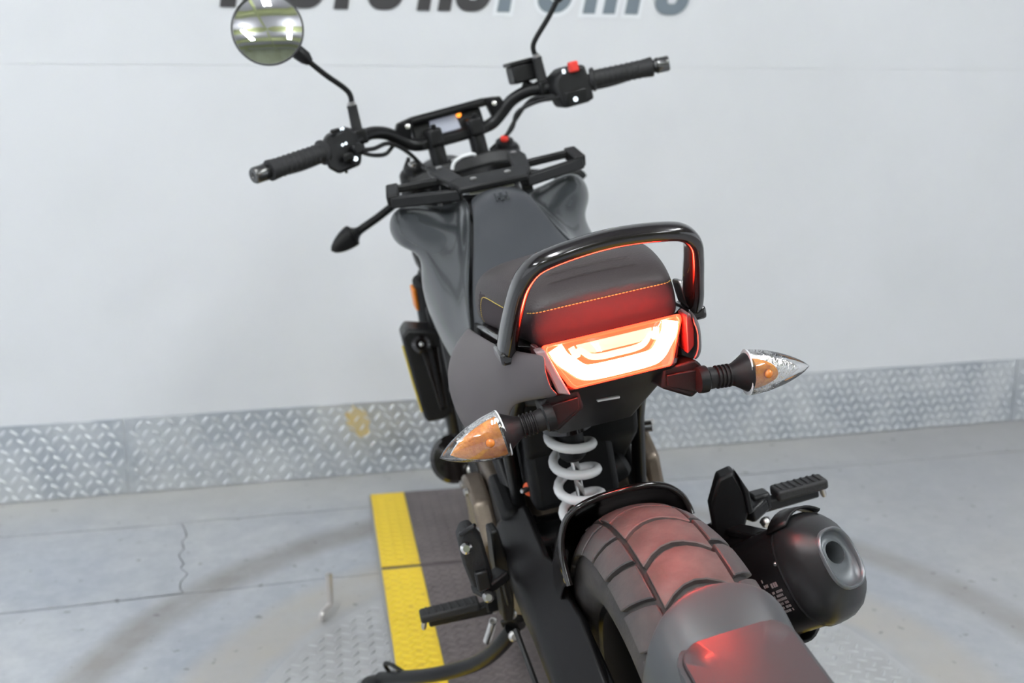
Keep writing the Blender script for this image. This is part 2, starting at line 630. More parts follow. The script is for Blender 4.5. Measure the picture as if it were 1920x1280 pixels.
# wall lettering: bold slanted capitals, dark for the first half, slate for the second
SIGND = mat('dark_vinyl', (0.045, 0.043, 0.045), 0.5)
SIGNS = mat('slate_vinyl', (0.185, 0.225, 0.26), 0.5)
SIGNW = mat('white_vinyl', (0.86, 0.88, 0.91), 0.5)


def arc(cx, cy, rx, ry, a0, a1, n=7):
    return [(cx + rx * math.cos(R(a0 + (a1 - a0) * k / n)), cy + ry * math.sin(R(a0 + (a1 - a0) * k / n))) for k in range(n + 1)]


def rrect(x0, y0, x1, y1, rx, ry):
    return (arc(x1 - rx, y1 - ry, rx, ry, 0, 90) + arc(x0 + rx, y1 - ry, rx, ry, 90, 180)
            + arc(x0 + rx, y0 + ry, rx, ry, 180, 270) + arc(x1 - rx, y0 + ry, rx, ry, 270, 360))


def glyph(ch):
    """outlines in a box 1 wide and 1 tall"""
    if ch == 'M':
        return [[(0, 0), (.27, 0), (.27, .55), (.40, 0), (.60, 0), (.73, .55), (.73, 0), (1, 0), (1, 1), (.66, 1), (.5, .42), (.34, 1), (0, 1)]]
    if ch == 'O':
        return [rrect(0, 0, 1, 1, .42, .27), rrect(.36, .2, .64, .8, .13, .1)]
    if ch == 'T':
        return [[(.31, 0), (.69, 0), (.69, .77), (1.02, .77), (1.02, 1), (-.02, 1), (-.02, .77), (.31, .77)]]
    if ch == 'P':
        return [[(0, 0), (.38, 0), (.38, .33)] + arc(.6, .58, .4, .25, -90, 0) + arc(.6, .75, .4, .25, 0, 90) + [(0, 1)],
                rrect(.38, .52, .64, .80, .11, .1)]
    if ch == 'R':
        return [[(0, 0), (.38, 0), (.38, .40), (.50, .40), (.62, .32), (.62, 0), (1, 0), (1, .32), (.92, .47)]
                + arc(.6, .68, .4, .12, -20, 0, 2) + arc(.6, .75, .4, .25, 0, 90) + [(0, 1)], rrect(.38, .58, .64, .80, .11, .09)]
    if ch == 'S':
        return [arc(.42, .27, .42, .27, 180, 270) + arc(.58, .27, .42, .27, 270, 360) + [(1, .40)] + arc(.62, .42, .38, .17, 0, 80, 4)
                + [(.44, .66)] + arc(.44, .73, .08, .07, 270, 90, 5) + arc(.56, .72, .08, .08, 90, 0, 4) + [(.64, .66), (1, .66), (1, .73)]
                + arc(.58, .73, .42, .27, 0, 90) + arc(.42, .73, .42, .27, 90, 180) + [(0, .64)] + arc(.38, .59, .38, .15, 180, 260, 4)
                + [(.56, .35)] + arc(.56, .27, .08, .07, 90, -90, 5) + arc(.44, .28, .08, .08, 270, 180, 4) + [(.36, .34), (0, .34)]]


sign = empty('wall_lettering', wp(0.0, 1.326))
sign.rotation_euler = (0, 0, PSI)
thing(sign, 'slanted block capitals reading MOTORSPORTS across the white wall behind the handlebar', 'sign')
LH, SL = 0.155, 0.20
letters = [('M', -.645, .150), ('O', -.478, .100), ('T', -.379, .100), ('O', -.262, .098), ('R', -.122, .094), ('S', -.020, .100),
           ('P', .104, .096), ('O', .215, .100), ('R', .355, .096), ('T', .449, .104), ('S', .566, .104)]
for n_, (ch, x0, wd) in enumerate(letters):
    dark = n_ < 6
    for kind in (('face',) if dark else ('border', 'face')):
        cu = bpy.data.curves.new('letter', 'CURVE')
        cu.dimensions = '2D'
        cu.fill_mode = 'BOTH'
        cu.extrude = .0008
        cu.offset = .011 if kind == 'border' else 0
        for ol in glyph(ch):
            sp_ = cu.splines.new('POLY')
            sp_.points.add(len(ol) - 1)
            for k, (x, y) in enumerate(ol):
                sp_.points[k].co = (x0 + x * wd + SL * y * LH, y * LH, 0, 1)
            sp_.use_cyclic_u = True
        tmp = bpy.data.objects.new('tmp', cu)
        COL.objects.link(tmp)
        dg = bpy.context.evaluated_depsgraph_get()
        dg.update()
        me = bpy.data.meshes.new_from_object(tmp.evaluated_get(dg))
        bpy.data.objects.remove(tmp)
        yo = -.0012 if kind == 'border' else -.003
        me.transform(Matrix.Translation((0, yo, 0)) @ Matrix.Rotation(R(90), 4, 'X'))
        me.materials.clear()
        me.materials.append(SIGNW if kind == 'border' else (SIGND if dark else SIGNS))
        o = link_mesh('letter_border' if kind == 'border' else 'letter', me, sign)
        if kind == 'face':
            o['label'] = 'dark grey letter ' + ch if dark else 'slate letter ' + ch + ' with white border'

# turntable: steel disc in the floor, and the raised bridge plate the motorcycle stands on
TC = Vector((-0.0137, 0.5618, 0))
TR = 0.655
disc = empty('turntable', (TC.x, TC.y, FLOOR))
thing(disc, 'round steel tread-plate turntable set on the grey concrete floor', 'turntable')
mk('disc_plate', MB().lathe([(TR, 0), (TR, .006), (TR - .002, .008)], (0, 0, 0.0005), (0, 0, 1), 96), DISCM, disc)
mb = MB()
P = .034
n = int(TR / P) + 2
for i in range(-n, n):
    for j in range(-2 * n, 2 * n):
        x = (i + (.5 if j % 2 else 0)) * P
        y = j * P * .5
        if x * x + y * y < (TR - .02) ** 2 and not (-.36 < x + TC.x < .36 and y + TC.y > -.35):
            a = R(50) if j % 2 else R(-25)
            lug_mesh(mb, Vector((x, y, .0084)), Vector((math.cos(a), math.sin(a), 0)), Vector((0, 0, 1)), .0125, .0042, .002)
o = mk('tread_lug', mb, DISCL, disc)
o['kind'] = 'stuff'

deck = empty('bridge_plate', (0, 0.45, FLOOR + .0115))
thing(deck, 'brown worn tread-plate ramp with yellow painted edges under the motorcycle', 'ramp')
DT = 0.0065                                   # the plate itself
DX = 0.362
YW = 0.094
Z0 = 0.0
yb = [(-1.55, 0.781), (0.797, 1.252)]         # two plates butted together, y in the plate's own frame


def plate(x0, x1, y0, y1, m, name):
    return mk(name, MB().prism([(x0, y0, Z0), (x1, y0, Z0), (x1, y1, Z0), (x0, y1, Z0)], (0, 0, DT)), m, deck, smooth=False, bevel=.0008, bseg=1)


for y0, y1 in yb:
    plate(-DX + YW + .0005, DX - YW - .0005, y0, y1, DECKM, 'tread_plate')
    plate(-DX, -DX + YW, y0, y1, YELM, 'yellow_edge')
    plate(DX - YW, DX, y0, y1, YELM, 'yellow_edge')
plate(-DX + .001, DX - .001, .7835, .7945, mat('joint_bar', (0.09, 0.07, 0.07), .5, metal=.3), 'joint_bar').location.z = -.001
for sx in (-1, 1):
    mk('edge_strip', MB().box((sx * (DX + .0035), (-1.55 + 1.252) / 2, DT / 2 - .001), (.006, 2.80, DT - .002)), DECKE, deck, smooth=False)
for m, xa, xb, nm in ((DECKL, -DX + YW + .012, DX - YW - .012, 'tread_lug'), (YELL, -DX + .012, -DX + YW - .008, 'yellow_lug'), (YELL, DX - YW + .008, DX - .012, 'yellow_lug')):
    mb = MB()
    P = .0262
    j = 0
    y = -.85
    while y < 1.24:
        x = xa + (P / 2 if j % 2 else 0)
        while x < xb:
            if abs(y - .789) > .018:
                a = R(-22) if j % 2 else R(38)
                lug_mesh(mb, Vector((x, y, DT)), Vector((math.cos(a), math.sin(a), 0)), Vector((0, 0, 1)), .0118, .0042, .002)
            x += P
        y += P * .5
        j += 1
    o = mk(nm, mb, m, deck)
    o['kind'] = 'stuff'

# locking pin by the disc
pin = empty('locking_pin', (-.486, 1.065, FLOOR))
thing(pin, 'bent steel locking pin standing at the rim of the turntable', 'pin')
mk('shaft', MB().tube(spline([(-.018, -.026, .009), (-.017, -.025, .022), (-.006, -.008, .026), (0, 0, .032), (0, 0, .05), (0, 0, .10)], 5), .0074, 14), mat('pin_steel', (0.62, 0.59, 0.57), .38, metal=.6), pin)
mk('cap', MB().lathe([(.006, 0), (.008, .001), (.008, .004), (.005, .0055)], (0, 0, .099), (0, 0, 1), 14), STEEL, pin)

# roof of the shop: dark deck, pale green steel rafters and fluorescent battens
CEIL = 3.6
mk('ceiling', MB().prism([(-7, -9, CEIL), (8, -9, CEIL), (8, 2.0, CEIL), (-7, 2.0, CEIL)], (0, 0, .1)), mat('roof_deck', (0.34, 0.34, 0.36), .8), smooth=False)['kind'] = 'structure'
GREEN = mat('green_steel', (0.30, 0.33, 0.17), .5)
mk('wall_back', MB().prism([(-7, -9, FLOOR - .1), (8, -9, FLOOR - .1), (8, -9, CEIL + .1), (-7, -9, CEIL + .1)], (0, -.1, 0)), mat('olive_wall_paint', (0.36, 0.39, 0.27), .7, vary=(.28, .31, .2), vscale=1.2), smooth=False)['kind'] = 'structure'
for k, y in enumerate((-7.6, -5.9, -4.2, -2.5, -0.8)):
    b = MB()
    b.box((.5, y, CEIL - .01), (14.6, .16, .018)).box((.5, y, CEIL - .12), (14.6, .02, .22)).box((.5, y, CEIL - .235), (14.6, .16, .018))
    mk('trim_%d' % (k + 2), b, GREEN, smooth=False)['kind'] = 'structure'
for k, x in enumerate((-4.2, -1.6, 1.9, 4.4)):
    b = MB()
    b.box((x, -3.5, CEIL - .26), (.10, 11, .03)).box((x, -3.5, CEIL - .30), (.02, 11, .05))
    mk('trim_%d' % (k + 7), b, GREEN, smooth=False)['kind'] = 'structure'
TUBE = mat('fluorescent_tube', (0.9, 0.9, 0.9), .5, emit=(0.94, 0.97, 1.0), estr=LAMP)
lname = {(-3.4, -.9): 'above the left of the wall', (-2.7, -4.3): 'high on the left behind the camera', (-1.1, -.9): 'above the middle of the motorcycle',
         (-.4, -4.3): 'in the middle behind the camera', (1.6, -.9): 'above the right of the wall', (2.3, -4.3): 'high on the right behind the camera'}
for (x, y), where in lname.items():
    e = empty('batten_light', (x, y, CEIL - .34))
    thing(e, 'white fluorescent batten hung under the roof ' + where, 'ceiling light', 'fluorescent battens under the roof')
    mk('housing', MB().box((0, 0, .045), (.07, 1.75, .05)), mat('batten_white', (.8, .8, .8), .5), e, bevel=.006)
    for sx in (-.085, .085):
        mk('tube', MB().tube([(sx, -.82, 0), (sx, .82, 0)], .022, 12), TUBE, e)
    for sy in (-1, 1):
        mk('end_cap', MB().box((0, sy * .85, .01), (.28, .03, .08)), MATS['batten_white'], e, bevel=.004)

# ================================================================== THE MOTORCYCLE
LEAN = R(-10.672)
bike = empty('motorcycle', (0, 0, 0.0))
bike.rotation_euler = (0, LEAN, 0)
thing(bike, 'matt black and bronze motorcycle with glowing red tail light leaning on its side stand', 'motorcycle')
SP = Vector((0, 1.04, .95))
SAX = Vector((0, -.407, .914)).normalized()
STEER = Matrix.Translation(SP) @ Matrix.Rotation(0.1417, 4, SAX) @ Matrix.Translation(-SP)


def bk(name, mb, m, parent=None, **k):
    return mk(name, mb, m, parent or bike, **k)


def st(name, mb, m, parent=None, **k):
    return mk(name, mb, m, parent or bike, M=STEER, **k)


# ---------------------------------------------------------------- rear wheel
AX = Vector((0, 0, .322))                       # rear axle
RR = .322
prof = [(0, .3155), (.018, .3145), (.036, .309), (.052, .299), (.065, .284), (.0735, .265), (.0755, .248), (.072, .232), (.064, .218)]


def pcurve(s):
    """carcass profile by arc length from the crown"""
    sg = 1 if s >= 0 else -1
    s = abs(s)
    acc = 0
    for (x0, r0), (x1, r1) in zip(prof[:-1], prof[1:]):
        d = math.hypot(x1 - x0, r1 - r0)
        if acc + d >= s:
            t = (s - acc) / d
            nx, nr = -(r1 - r0) / d, (x1 - x0) / d
            return sg * (x0 + (x1 - x0) * t), r0 + (r1 - r0) * t, sg * nx, nr
        acc += d
    return sg * x1, r1, sg * nx, nr


tyre = MB()
ring = [(x, r) for x, r in reversed(prof)] + [(-x, r) for x, r in prof[1:]]
ring = [(-x, r) for x, r in ring] + [(.056, .214), (.03, .208), (-.03, .208), (-.056, .214)]
N = 72
o0 = 0
rings = []
for k in range(N + 1):
    a = 2 * math.pi * k / N
    rings.append([AX + Vector((x, r * math.sin(a), r * math.cos(a))) for x, r in ring])
tyre.ring_loft(rings, cap=False)
rear_tyre = bk('rear_tyre', tyre, TYRE)
rear_tyre['label'] = 'dusty block-pattern rear tyre'


def tread(s0, s1, h, a0, a1, curve, ns=6, na=5, lift=.0065, notch=0):
    """one tread block in the wheel's frame, angle 0 = top, + forward"""
    b = MB()
    top, bot = [], []
    for i in range(ns + 1):
        s = s0 + (s1 - s0) * i / ns
        sn = (s - (s0 + s1) / 2) / ((s1 - s0) / 2)
        r1, r2 = [], []
        for j in range(na + 1):
            a = R(a0 + (a1 - a0) * j / na + curve(s, sn))
            x, r, nx, nr = pcurve(s)
            e = 0.0
            for rr_, L_ in ((r1, lift), (r2, -.003)):
                rr_.append(Vector((x + nx * L_, (r + nr * L_) * math.sin(a), (r + nr * L_) * math.cos(a))))
        top.append(r1)
        bot.append(r2)
    rows = [[*t, *reversed(q)] for t, q in zip(top, bot)]
    b.ring_loft(rows)
    return b


NB = 31
ST_ = 360 / NB
proto_c = tread(-.037, .037, 0, -5.0, 5.0, lambda s, n: -3.4 * n * n + 1.2)
proto_l = tread(-.083, -.0425, 0, -4.95, 4.95, lambda s, n: -2.0 - 2.2 * n)
proto_r = tread(.0425, .083, 0, -4.95, 4.95, lambda s, n: -2.0 + 2.2 * n)
protos = []
for pm, m in ((proto_c, TREAD), (proto_l, TREADS), (proto_r, TREADS)):
    o = mk('tread_block', pm, m, rear_tyre, angle=40, bevel=.0012, bseg=1)
    bake(o)
    for q in o.data.polygons:
        q.use_smooth = True
    o.data.set_sharp_from_angle(angle=R(40))
    o.location = AX
    protos.append(o)
for k in range(NB):
    for q, p_ in enumerate(protos):
        o = p_ if k == 0 else p_.copy()
        if k:
            COL.objects.link(o)
            o.parent = rear_tyre
        o.rotation_euler = (-R(ST_ * (k + (-.10 if q == 0 else .38))), 0, 0)
rim = MB()
rp = [(-.058, .222), (-.052, .206), (-.03, .196), (.03, .196), (.052, .206), (.058, .222), (.050, .212), (.028, .203), (-.028, .203), (-.050, .212)]
rim.ring_loft([[AX + Vector((x, r * math.sin(2 * math.pi * k / 48), r * math.cos(2 * math.pi * k / 48))) for x, r in rp] for k in range(49)], cap=False)
rear_rim = bk('rear_rim', rim, BLACKM)
hub = MB().lathe([(.02, -.06), (.045, -.055), (.045, .055), (.02, .06)], AX, (1, 0, 0), 24)
mk('hub', hub, BLACKM, rear_rim)
for k in range(5):
    for da in (-.16, .16):
        a = 2 * math.pi * k / 5
        mk('spoke', MB().bar(AX + Vector((0, .04 * math.sin(a + da * 2), .04 * math.cos(a + da * 2))), AX + Vector((0, .2 * math.sin(a + da), .2 * math.cos(a + da))), .02, .022, up=(1, 0, 0)), BLACKM, rear_rim, bevel=.004)
mk('brake_disc', MB().lathe([(.06, 0), (.115, 0), (.115, .004), (.06, .004)], AX + Vector((.066, 0, 0)), (1, 0, 0), 40), STEEL, rear_rim)
mk('sprocket', MB().lathe([(.03, 0), (.098, 0), (.098, .006), (.03, .006)], AX - Vector((.072, 0, 0)), (1, 0, 0), 40), DARKIN, rear_rim)
bk('rear_axle', MB().tube([AX - Vector((.15, 0, 0)), AX + Vector((.15, 0, 0))], .011, 14), STEEL)


def sweep(prof_fn, a0, a1, n):
    rows = []
    for k in range(n + 1):
        rows.append(prof_fn(a0 + (a1 - a0) * k / n, k / n))
    return rows


# glossy black inner fender hugging the front of the tyre
fp = [(-.093, -.075), (-.0925, -.045), (-.088, -.018), (-.074, .006), (-.045, .0175), (0, .0205), (.03, .0185), (.055, .011), (.072, -.004), (.078, -.02), (.079, -.03)]


def fend(a, t):
    return [AX + Vector((x, (RR + d) * math.sin(R(a + 6 * (abs(x) / .1) ** 2)), (RR + d) * math.cos(R(a + 6 * (abs(x) / .1) ** 2)))) for x, d in fp]


bk('inner_fender', MB().grid(sweep(fend, 23, 96, 16)), GLOSSB, sub=1, solid=.005, soff=1)
# thick rolled lip of that fender
bk('fender_lip', MB().tube(spline(fend(24, 0), 4), .0042, 10), GLOSSB)

# rear mudguard
hp = [(-.0785, -.095), (-.0785, -.06), (-.077, -.03), (-.072, -.006), (-.061, .011), (-.040, .021), (0, .025), (.040, .021), (.059, .011), (.069, -.006), (.073, -.03), (.074, -.06), (.074, -.095)]


def hug(a, t):
    out = []
    for x, d in hp:
        aa = a - (1 - t) * 7.5 * (abs(x) / .08) ** 2.2
        out.append(AX + Vector((x * (1 - .10 * t), (RR + d) * math.sin(R(aa)), (RR + d) * math.cos(R(aa)))))
    return out


mud = bk('rear_mudguard', MB().grid(sweep(hug, -21, -92, 20)), HUGGER, sub=2, solid=.004, soff=0)
# plate carrier: a flat rounded pad let into the mudguard
PO = AX + Vector((0, .347 * math.sin(R(-31)), .347 * math.cos(R(-31))))
PM = Matrix.Rotation(R(-1.5), 3, 'Y') @ Matrix.Rotation(R(9), 3, 'X')


def pad(half, v0, v1, top, base, cr):
    pts = []
    for (sx, sv_) in ((1, 1), (-1, 1), (-1, -1), (1, -1)):
        cx, cc = sx * (half - cr), (v0 + v1) / 2 + sv_ * ((v1 - v0) / 2 - cr)
        for k in range(7):
            t = R({(1, 1): 0, (-1, 1): 90, (-1, -1): 180, (1, -1): 270}[(sx, sv_)] + 15 * k)
            pts.append((cx + cr * math.cos(t), cc + cr * math.sin(t)))
    vm = (v0 + v1) / 2
    rings = []
    for f, l in ((1.0, base), (1.0, top - .0016), (.985, top), (.6, top + .0012), (.2, top + .0018)):
        rings.append([PO + PM @ Vector((x * f, vm + (v - vm) * f, l - 2.0 * (x * f) ** 2)) for x, v in pts])
    return MB().ring_loft(rings)


mk('carrier_rim', pad(.0585, -.150, .010, -.0005, -.075, .026), HUGGER, mud, angle=50)
mk('panel_gap', pad(.0545, -.144, .0035, .0012, -.02, .022), mat('gap_black', (.004, .004, .004), .6), mud)
mk('plate_panel', pad(.0532, -.143, .002, .0042, -.02, .021), PLATE, mud, angle=50)

# ---------------------------------------------------------------- swingarm
def armL(k):
    b = MB()
    # stations: outer/inner x, y, z top outer, z top inner, depth
    stn = [(.146, .088, .450, .485, .500, .07), (.143, .084, .410, .508, .522, .075), (.139, .0875, .30, .480, .512, .085),
           (.137, .088, .275, .474, .506, .085), (.136, .0795, .262, .470, .500, .085), (.134, .0785, .185, .444, .486, .08),
           (.133, .0735, .150, .433, .474, .078), (.131, .073, .04, .392, .420, .07), (.130, .085, -.04, .355, .362, .05)]
    rings = []
    for xo, xi, y, zo, zi, d in stn:
        rings.append([Vector((k * q[0], q[1], q[2])) for q in
                      ((xo, y, zo - d), (xo, y, zo - .022), (xo - .012, y, zo), (xi + .008, y, zi), (xi, y, zi - .010), (xi, y, zi - d))])
    b.ring_loft(rings)
    return b


sw = bk('swingarm', armL(-1), ARM, bevel=.004, bseg=3, angle=30)
rA = armL(1)
rA.v = [(x * .86, y, z - .06 * max(0, y) / .42) for x, y, z in [tuple(q) for q in rA.v]]
mk('right_arm', rA, ARM, sw, bevel=.004, bseg=3, angle=30)
mk('cross_tube', MB().tube([(-.11, .40, .46), (.11, .40, .44)], .032, 20), BLACKM, sw)
mk('pivot_tube', MB().tube([(-.135, .455, .455), (.135, .455, .44)], .022, 18), BLACKM, sw)
mk('chain_guard', MB().prism([(-.088, .34, .425), (-.088, .02, .352), (-.088, .0, .40), (-.088, .12, .44), (-.088, .30, .485)], (.004, 0, 0)), DARKIN, sw)
bk('chain', MB().tube([(-.076, .46, .47), (-.076, .1, .425), (-.076, .0, .41)], .008, 6), DARKIN)

# rear brake caliper and hose on the arm end
bk('axle_block', MB().box((-.137, .0, .33), (.02, .07, .06)), BLACKM, bevel=.004)
bk('brake_hose', MB().tube(spline([(-.155, .28, .40), (-.15, .20, .36), (-.148, .1, .34), (-.15, .02, .30)], 6), .004, 8), CABLE)
bk('stand_stop', MB().box((-.150, .105, .352), (.026, .04, .055)), BLACKM, bevel=.006)

# ---------------------------------------------------------------- shock absorber
S0, S1 = Vector((-.0235, .305, .502)), Vector((-.0265, .297, .672))
sa = (S1 - S0).normalized()
su, sv = cross_frame(sa)
hel = []
T = 4.55
n = int(T * 22)
for k in range(n + 1):
    f = k / n
    if f < .06:
        h = f * .5
    elif f > .94:
        h = 1 - (1 - f) * .5
    else:
        h = .03 + (f - .06) / .88 * .94
    a = 2 * math.pi * T * f - .6
    hel.append(S0.lerp(S1, h) + (su * math.cos(a) + sv * math.sin(a)) * .0295)
shock = bk('shock_spring', MB().tube(hel, .0068, 12), WHITES)
shock['label'] = 'white coil spring'
mk('damper_rod', MB().tube([S0 - sa * .02, S1 + sa * .01], .0062, 14), CHROME, shock)
mk('damper_body', MB().lathe([(.016, 0), (.019, .004), (.019, .055), (.012, .062)], S1 + sa * .012, -sa, 20), DARKIN, shock)
mk('lower_collar', MB().lathe([(.018, -.02), (.036, -.016), (.036, -.006), (.016, -.002)], S0, sa, 24), GLOSSB, shock)
mk('upper_collar', MB().lathe([(.030, -.002), (.037, .002), (.037, .010), (.022, .014), (.018, .03)], S1, sa, 24), GLOSSB, shock)
mk('bump_stop', MB().lathe([(.010, 0), (.014, .004), (.012, .016), (.008, .018)], S0 + sa * .034, sa, 16), ORANGE, shock)
bk('shock_eye', MB().lathe([(.016, -.016), (.019, -.012), (.019, .012), (.016, .016)], S0 - sa * .028, (1, 0, 0), 18), BLACKM)
pre = bk('preload_adjuster', MB().lathe([(.0085, -.01), (.0105, -.004), (.0105, .003), (.007, .005)], (-.083, .385, .556), (-.75, -.6, .2), 18), ORANGE)
mk('preload_bolt', MB().lathe([(.0045, 0), (.0045, .012), (.003, .014)], (-.086, .383, .557), (-.75, -.6, .2), 8), STEEL, pre)
rsv = bk('shock_reservoir', MB().lathe([(.016, 0), (.0205, .006), (.0205, .07), (.014, .078)], (-.005, .385, .535), (.9, .1, .25), 20), DARKIN)
mk('reservoir_ring', MB().lathe([(.0212, .012), (.0215, .014), (.0215, .026), (.0212, .028)], (-.005, .385, .535), (.9, .1, .25), 20), ORANGE, rsv)

# ---------------------------------------------------------------- frame, engine, inner parts
bk('air_box', MB().prism([(-.085, .30, .76), (-.085, .34, .62), (-.085, .47, .52), (-.085, .66, .52), (-.085, .70, .78), (-.085, .40, .80)], (.17, 0, 0)), DARKIN, bevel=.01)
bk('battery_box', MB().box((-.02, .40, .60), (.13, .11, .14)), DARKIN, bevel=.012)
fr = MB()
for sx in (-1, 1):
    fr.tube([(sx * .095, .44, .47), (sx * .11, .55, .62), (sx * .10, .72, .80), (sx * .04, 1.0, .88)], .0125, 10)
    fr.tube([(sx * .095, .44, .47), (sx * .10, .40, .62), (sx * .085, .28, .74), (sx * .08, .12, .80)], .011, 10)
    fr.tube([(sx * .12, .62, .33), (sx * .13, .72, .52), (sx * .12, .86, .68), (sx * .05, 1.0, .84)], .0125, 10)
    fr.tube([(sx * .11, .55, .62), (sx * .13, .72, .52)], .0105, 10)
    fr.tube([(sx * .115, .64, .72), (sx * .13, .80, .60)], .0105, 10)
bk('trellis_frame', fr, BLACKM)
eng = bk('engine', MB().prism([(-.125, .46, .30), (-.125, .42, .42), (-.125, .50, .50), (-.125, .66, .52), (-.125, .86, .42), (-.125, .88, .26), (-.125, .62, .20)], (.25, 0, 0)), BRONZE, bevel=.012, bseg=3)
mk('cylinder', MB().prism([(-.07, .62, .50), (-.07, .70, .72), (-.07, .84, .70), (-.07, .80, .46)], (.14, 0, 0)), BLACKM, eng, bevel=.01)
cl = MB().lathe([(.085, 0), (.085, .02), (.07, .034), (.02, .04)], (-.125, .62, .385), (-1, 0, 0), 32)
mk('alternator_cover', cl, BRONZE, eng, bevel=.003)
mk('cover_flange', MB().prism([(-.128, .49, .43), (-.128, .525, .492), (-.128, .60, .505), (-.128, .66, .49), (-.128, .64, .40), (-.128, .53, .36)], (-.034, 0, 0)), BRONZE, eng, bevel=.008, bseg=3)
for y, z in ((.51, .45), (.57, .495), (.64, .48), (.52, .38)):
    mk('cover_bolt', MB().lathe([(.007, 0), (.007, .006), (.004, .008)], (-.160, y, z), (-1, 0, 0), 8), STEEL, eng)
mk('clutch_cover', MB().lathe([(.088, 0), (.088, .022), (.074, .036), (.02, .042)], (.125, .60, .40), (1, 0, 0), 32), BRONZE, eng, bevel=.003)
mk('clutch_lid', MB().prism([(.13, .50, .40), (.13, .51, .50), (.13, .56, .535), (.13, .64, .52), (.13, .68, .42)], (.028, 0, 0)), BRONZE, eng, bevel=.008, bseg=3)
mk('clutch_arm', MB().bar((.118, .555, .548), (.158, .52, .556), .012, .008), STEEL, eng, bevel=.002)
mk('clutch_spring', MB().tube([(.12, .56, .535), (.160, .535, .538)], .005, 8), STEEL, eng)
mk('sprocket_cover', MB().prism([(-.10, .40, .52), (-.10, .40, .40), (-.10, .47, .36), (-.10, .53, .42), (-.10, .52, .54)], (-.03, 0, 0)), DARKIN, eng, bevel=.01)
mk('horn', MB().lathe([(.02, -.03), (.046, -.022), (.052, 0), (.046, .012), (.02, .018)], (-.146, .98, .395), (.15, -1, .35), 26), GLOSSB, eng)
mk('horn_nut', MB().lathe([(.012, 0), (.012, .012), (.007, .014)], (-.118, .955, .372), (.15, -1, .35), 10), STEEL, eng)

# radiator with its left shroud
rad = bk('radiator', MB().box((0, 1.03, .60), (.27, .035, .22)), DARKIN, bevel=.005)
sh = MB().prism([(-.197, .985, .672), (-.183, .99, .686), (-.120, .985, .668), (-.128, .985, .49), (-.150, .985, .482), (-.183, .985, .484), (-.188, .985, .497)], (0, .085, 0))
mk('radiator_shroud', sh, BLACK, rad, bevel=.006, bseg=3)
mk('shroud_recess', MB().prism([(-.166, .983, .645), (-.130, .983, .638), (-.136, .983, .51), (-.152, .983, .50)], (0, .01, 0)), GLOSSB, rad, bevel=.002)
mk('shroud_rib', MB().bar((-.147, .982, .64), (-.146, .982, .51), .006, .01), BLACKM, rad, bevel=.002)
mk('trim_edge', MB().tube([(-.1985, 1.0, .652), (-.1945, 1.0, .57), (-.1895, 1.0, .505)], .0022, 8), YEL, rad)
mk('hose_cap', MB().lathe([(.019, 0), (.019, .02), (.012, .026)], (-.165, .99, .648), (.1, -1, .3), 18), GLOSSB, rad)
mk('hose_clip', MB().ball((-.163, .962, .656), .005), CHROME, rad)
mk('right_shroud', mir(sh), BLACK, rad, bevel=.006, bseg=3)

# ---------------------------------------------------------------- front wheel and fork (turned slightly left)
AF = Vector((0, 1.368, .300))
ft = MB()
fpr = [(-.05, .205), (-.058, .235), (-.055, .262), (-.042, .284), (-.022, .296), (0, .300), (.022, .296), (.042, .284), (.055, .262), (.058, .235), (.05, .205), (0, .2)]
ft.ring_loft([[AF + Vector((x, r * math.sin(2 * math.pi * k / 60), r * math.cos(2 * math.pi * k / 60))) for x, r in fpr] for k in range(61)], cap=False)
ftyre = st('front_tyre', ft, TYRE)
frm = MB()
frm.ring_loft([[AF + Vector((x, r * math.sin(2 * math.pi * k / 48), r * math.cos(2 * math.pi * k / 48))) for x, r in ((-.048, .208), (-.03, .19), (.03, .19), (.048, .208), (0, .2))] for k in range(49)], cap=False)
frm.lathe([(.02, -.05), (.04, -.045), (.04, .045), (.02, .05)], AF, (1, 0, 0), 20)
frim = st('front_rim', frm, BLACKM)
for k in range(5):
    a = 2 * math.pi * k / 5
    st('spoke', MB().bar(AF + Vector((0, .03 * math.sin(a), .03 * math.cos(a))), AF + Vector((0, .195 * math.sin(a), .195 * math.cos(a))), .022, .03, up=(1, 0, 0)), BLACKM, frim, bevel=.004)
st('brake_disc', MB().lathe([(.09, 0), (.16, 0), (.16, .004), (.09, .004)], AF - Vector((.066, 0, 0)), (1, 0, 0), 40), STEEL, frim)
fd = (AF - Vector((0, 1.0546, .983)))
FD = Vector((0, .407, -.914)).normalized()
for sx in (-1, 1):
    top = Vector((sx * .0985, 1.0546, .975))
    leg = st('fork_leg', MB().lathe([(.0235, 0), (.0235, .22), (.029, .225), (.031, .26), (.031, .56), (.026, .60), (.026, .72)], top, FD, 22), BLACKM)
    st('fork_cap', MB().lathe([(.030, -.022), (.030, .012), (.026, .018), (.020, .020), (.018, .030), (.010, .032)], top, -FD, 20), BLACKM, leg)
    st('adjuster', MB().lathe([(.008, .028), (.009, .032), (.008, .038), (.004, .040)], top, -FD, 12), REDP if sx > 0 else CHROME, leg)
    st('fork_guard', MB().tube([top + FD * .24 + Vector((sx * .012, -.01, 0)), top + FD * .52 + Vector((sx * .016, -.012, 0))], .034, 16), BLACK, leg)
    q = top + FD * .272 + Vector((sx * .047, -.008, -.004))
    a_, b_ = q - FD * .028, q + FD * .028
    st('reflector', MB().bar(a_, b_, .008, .026, up=(0, 1, .4)), AMBER, leg, bevel=.003)
st('lower_clamp', MB().prism([(-.13, 1.13, .795), (-.13, 1.075, .77), (.13, 1.075, .77), (.13, 1.13, .795)], (0, .016, .036)), BLACKM, bevel=.006)
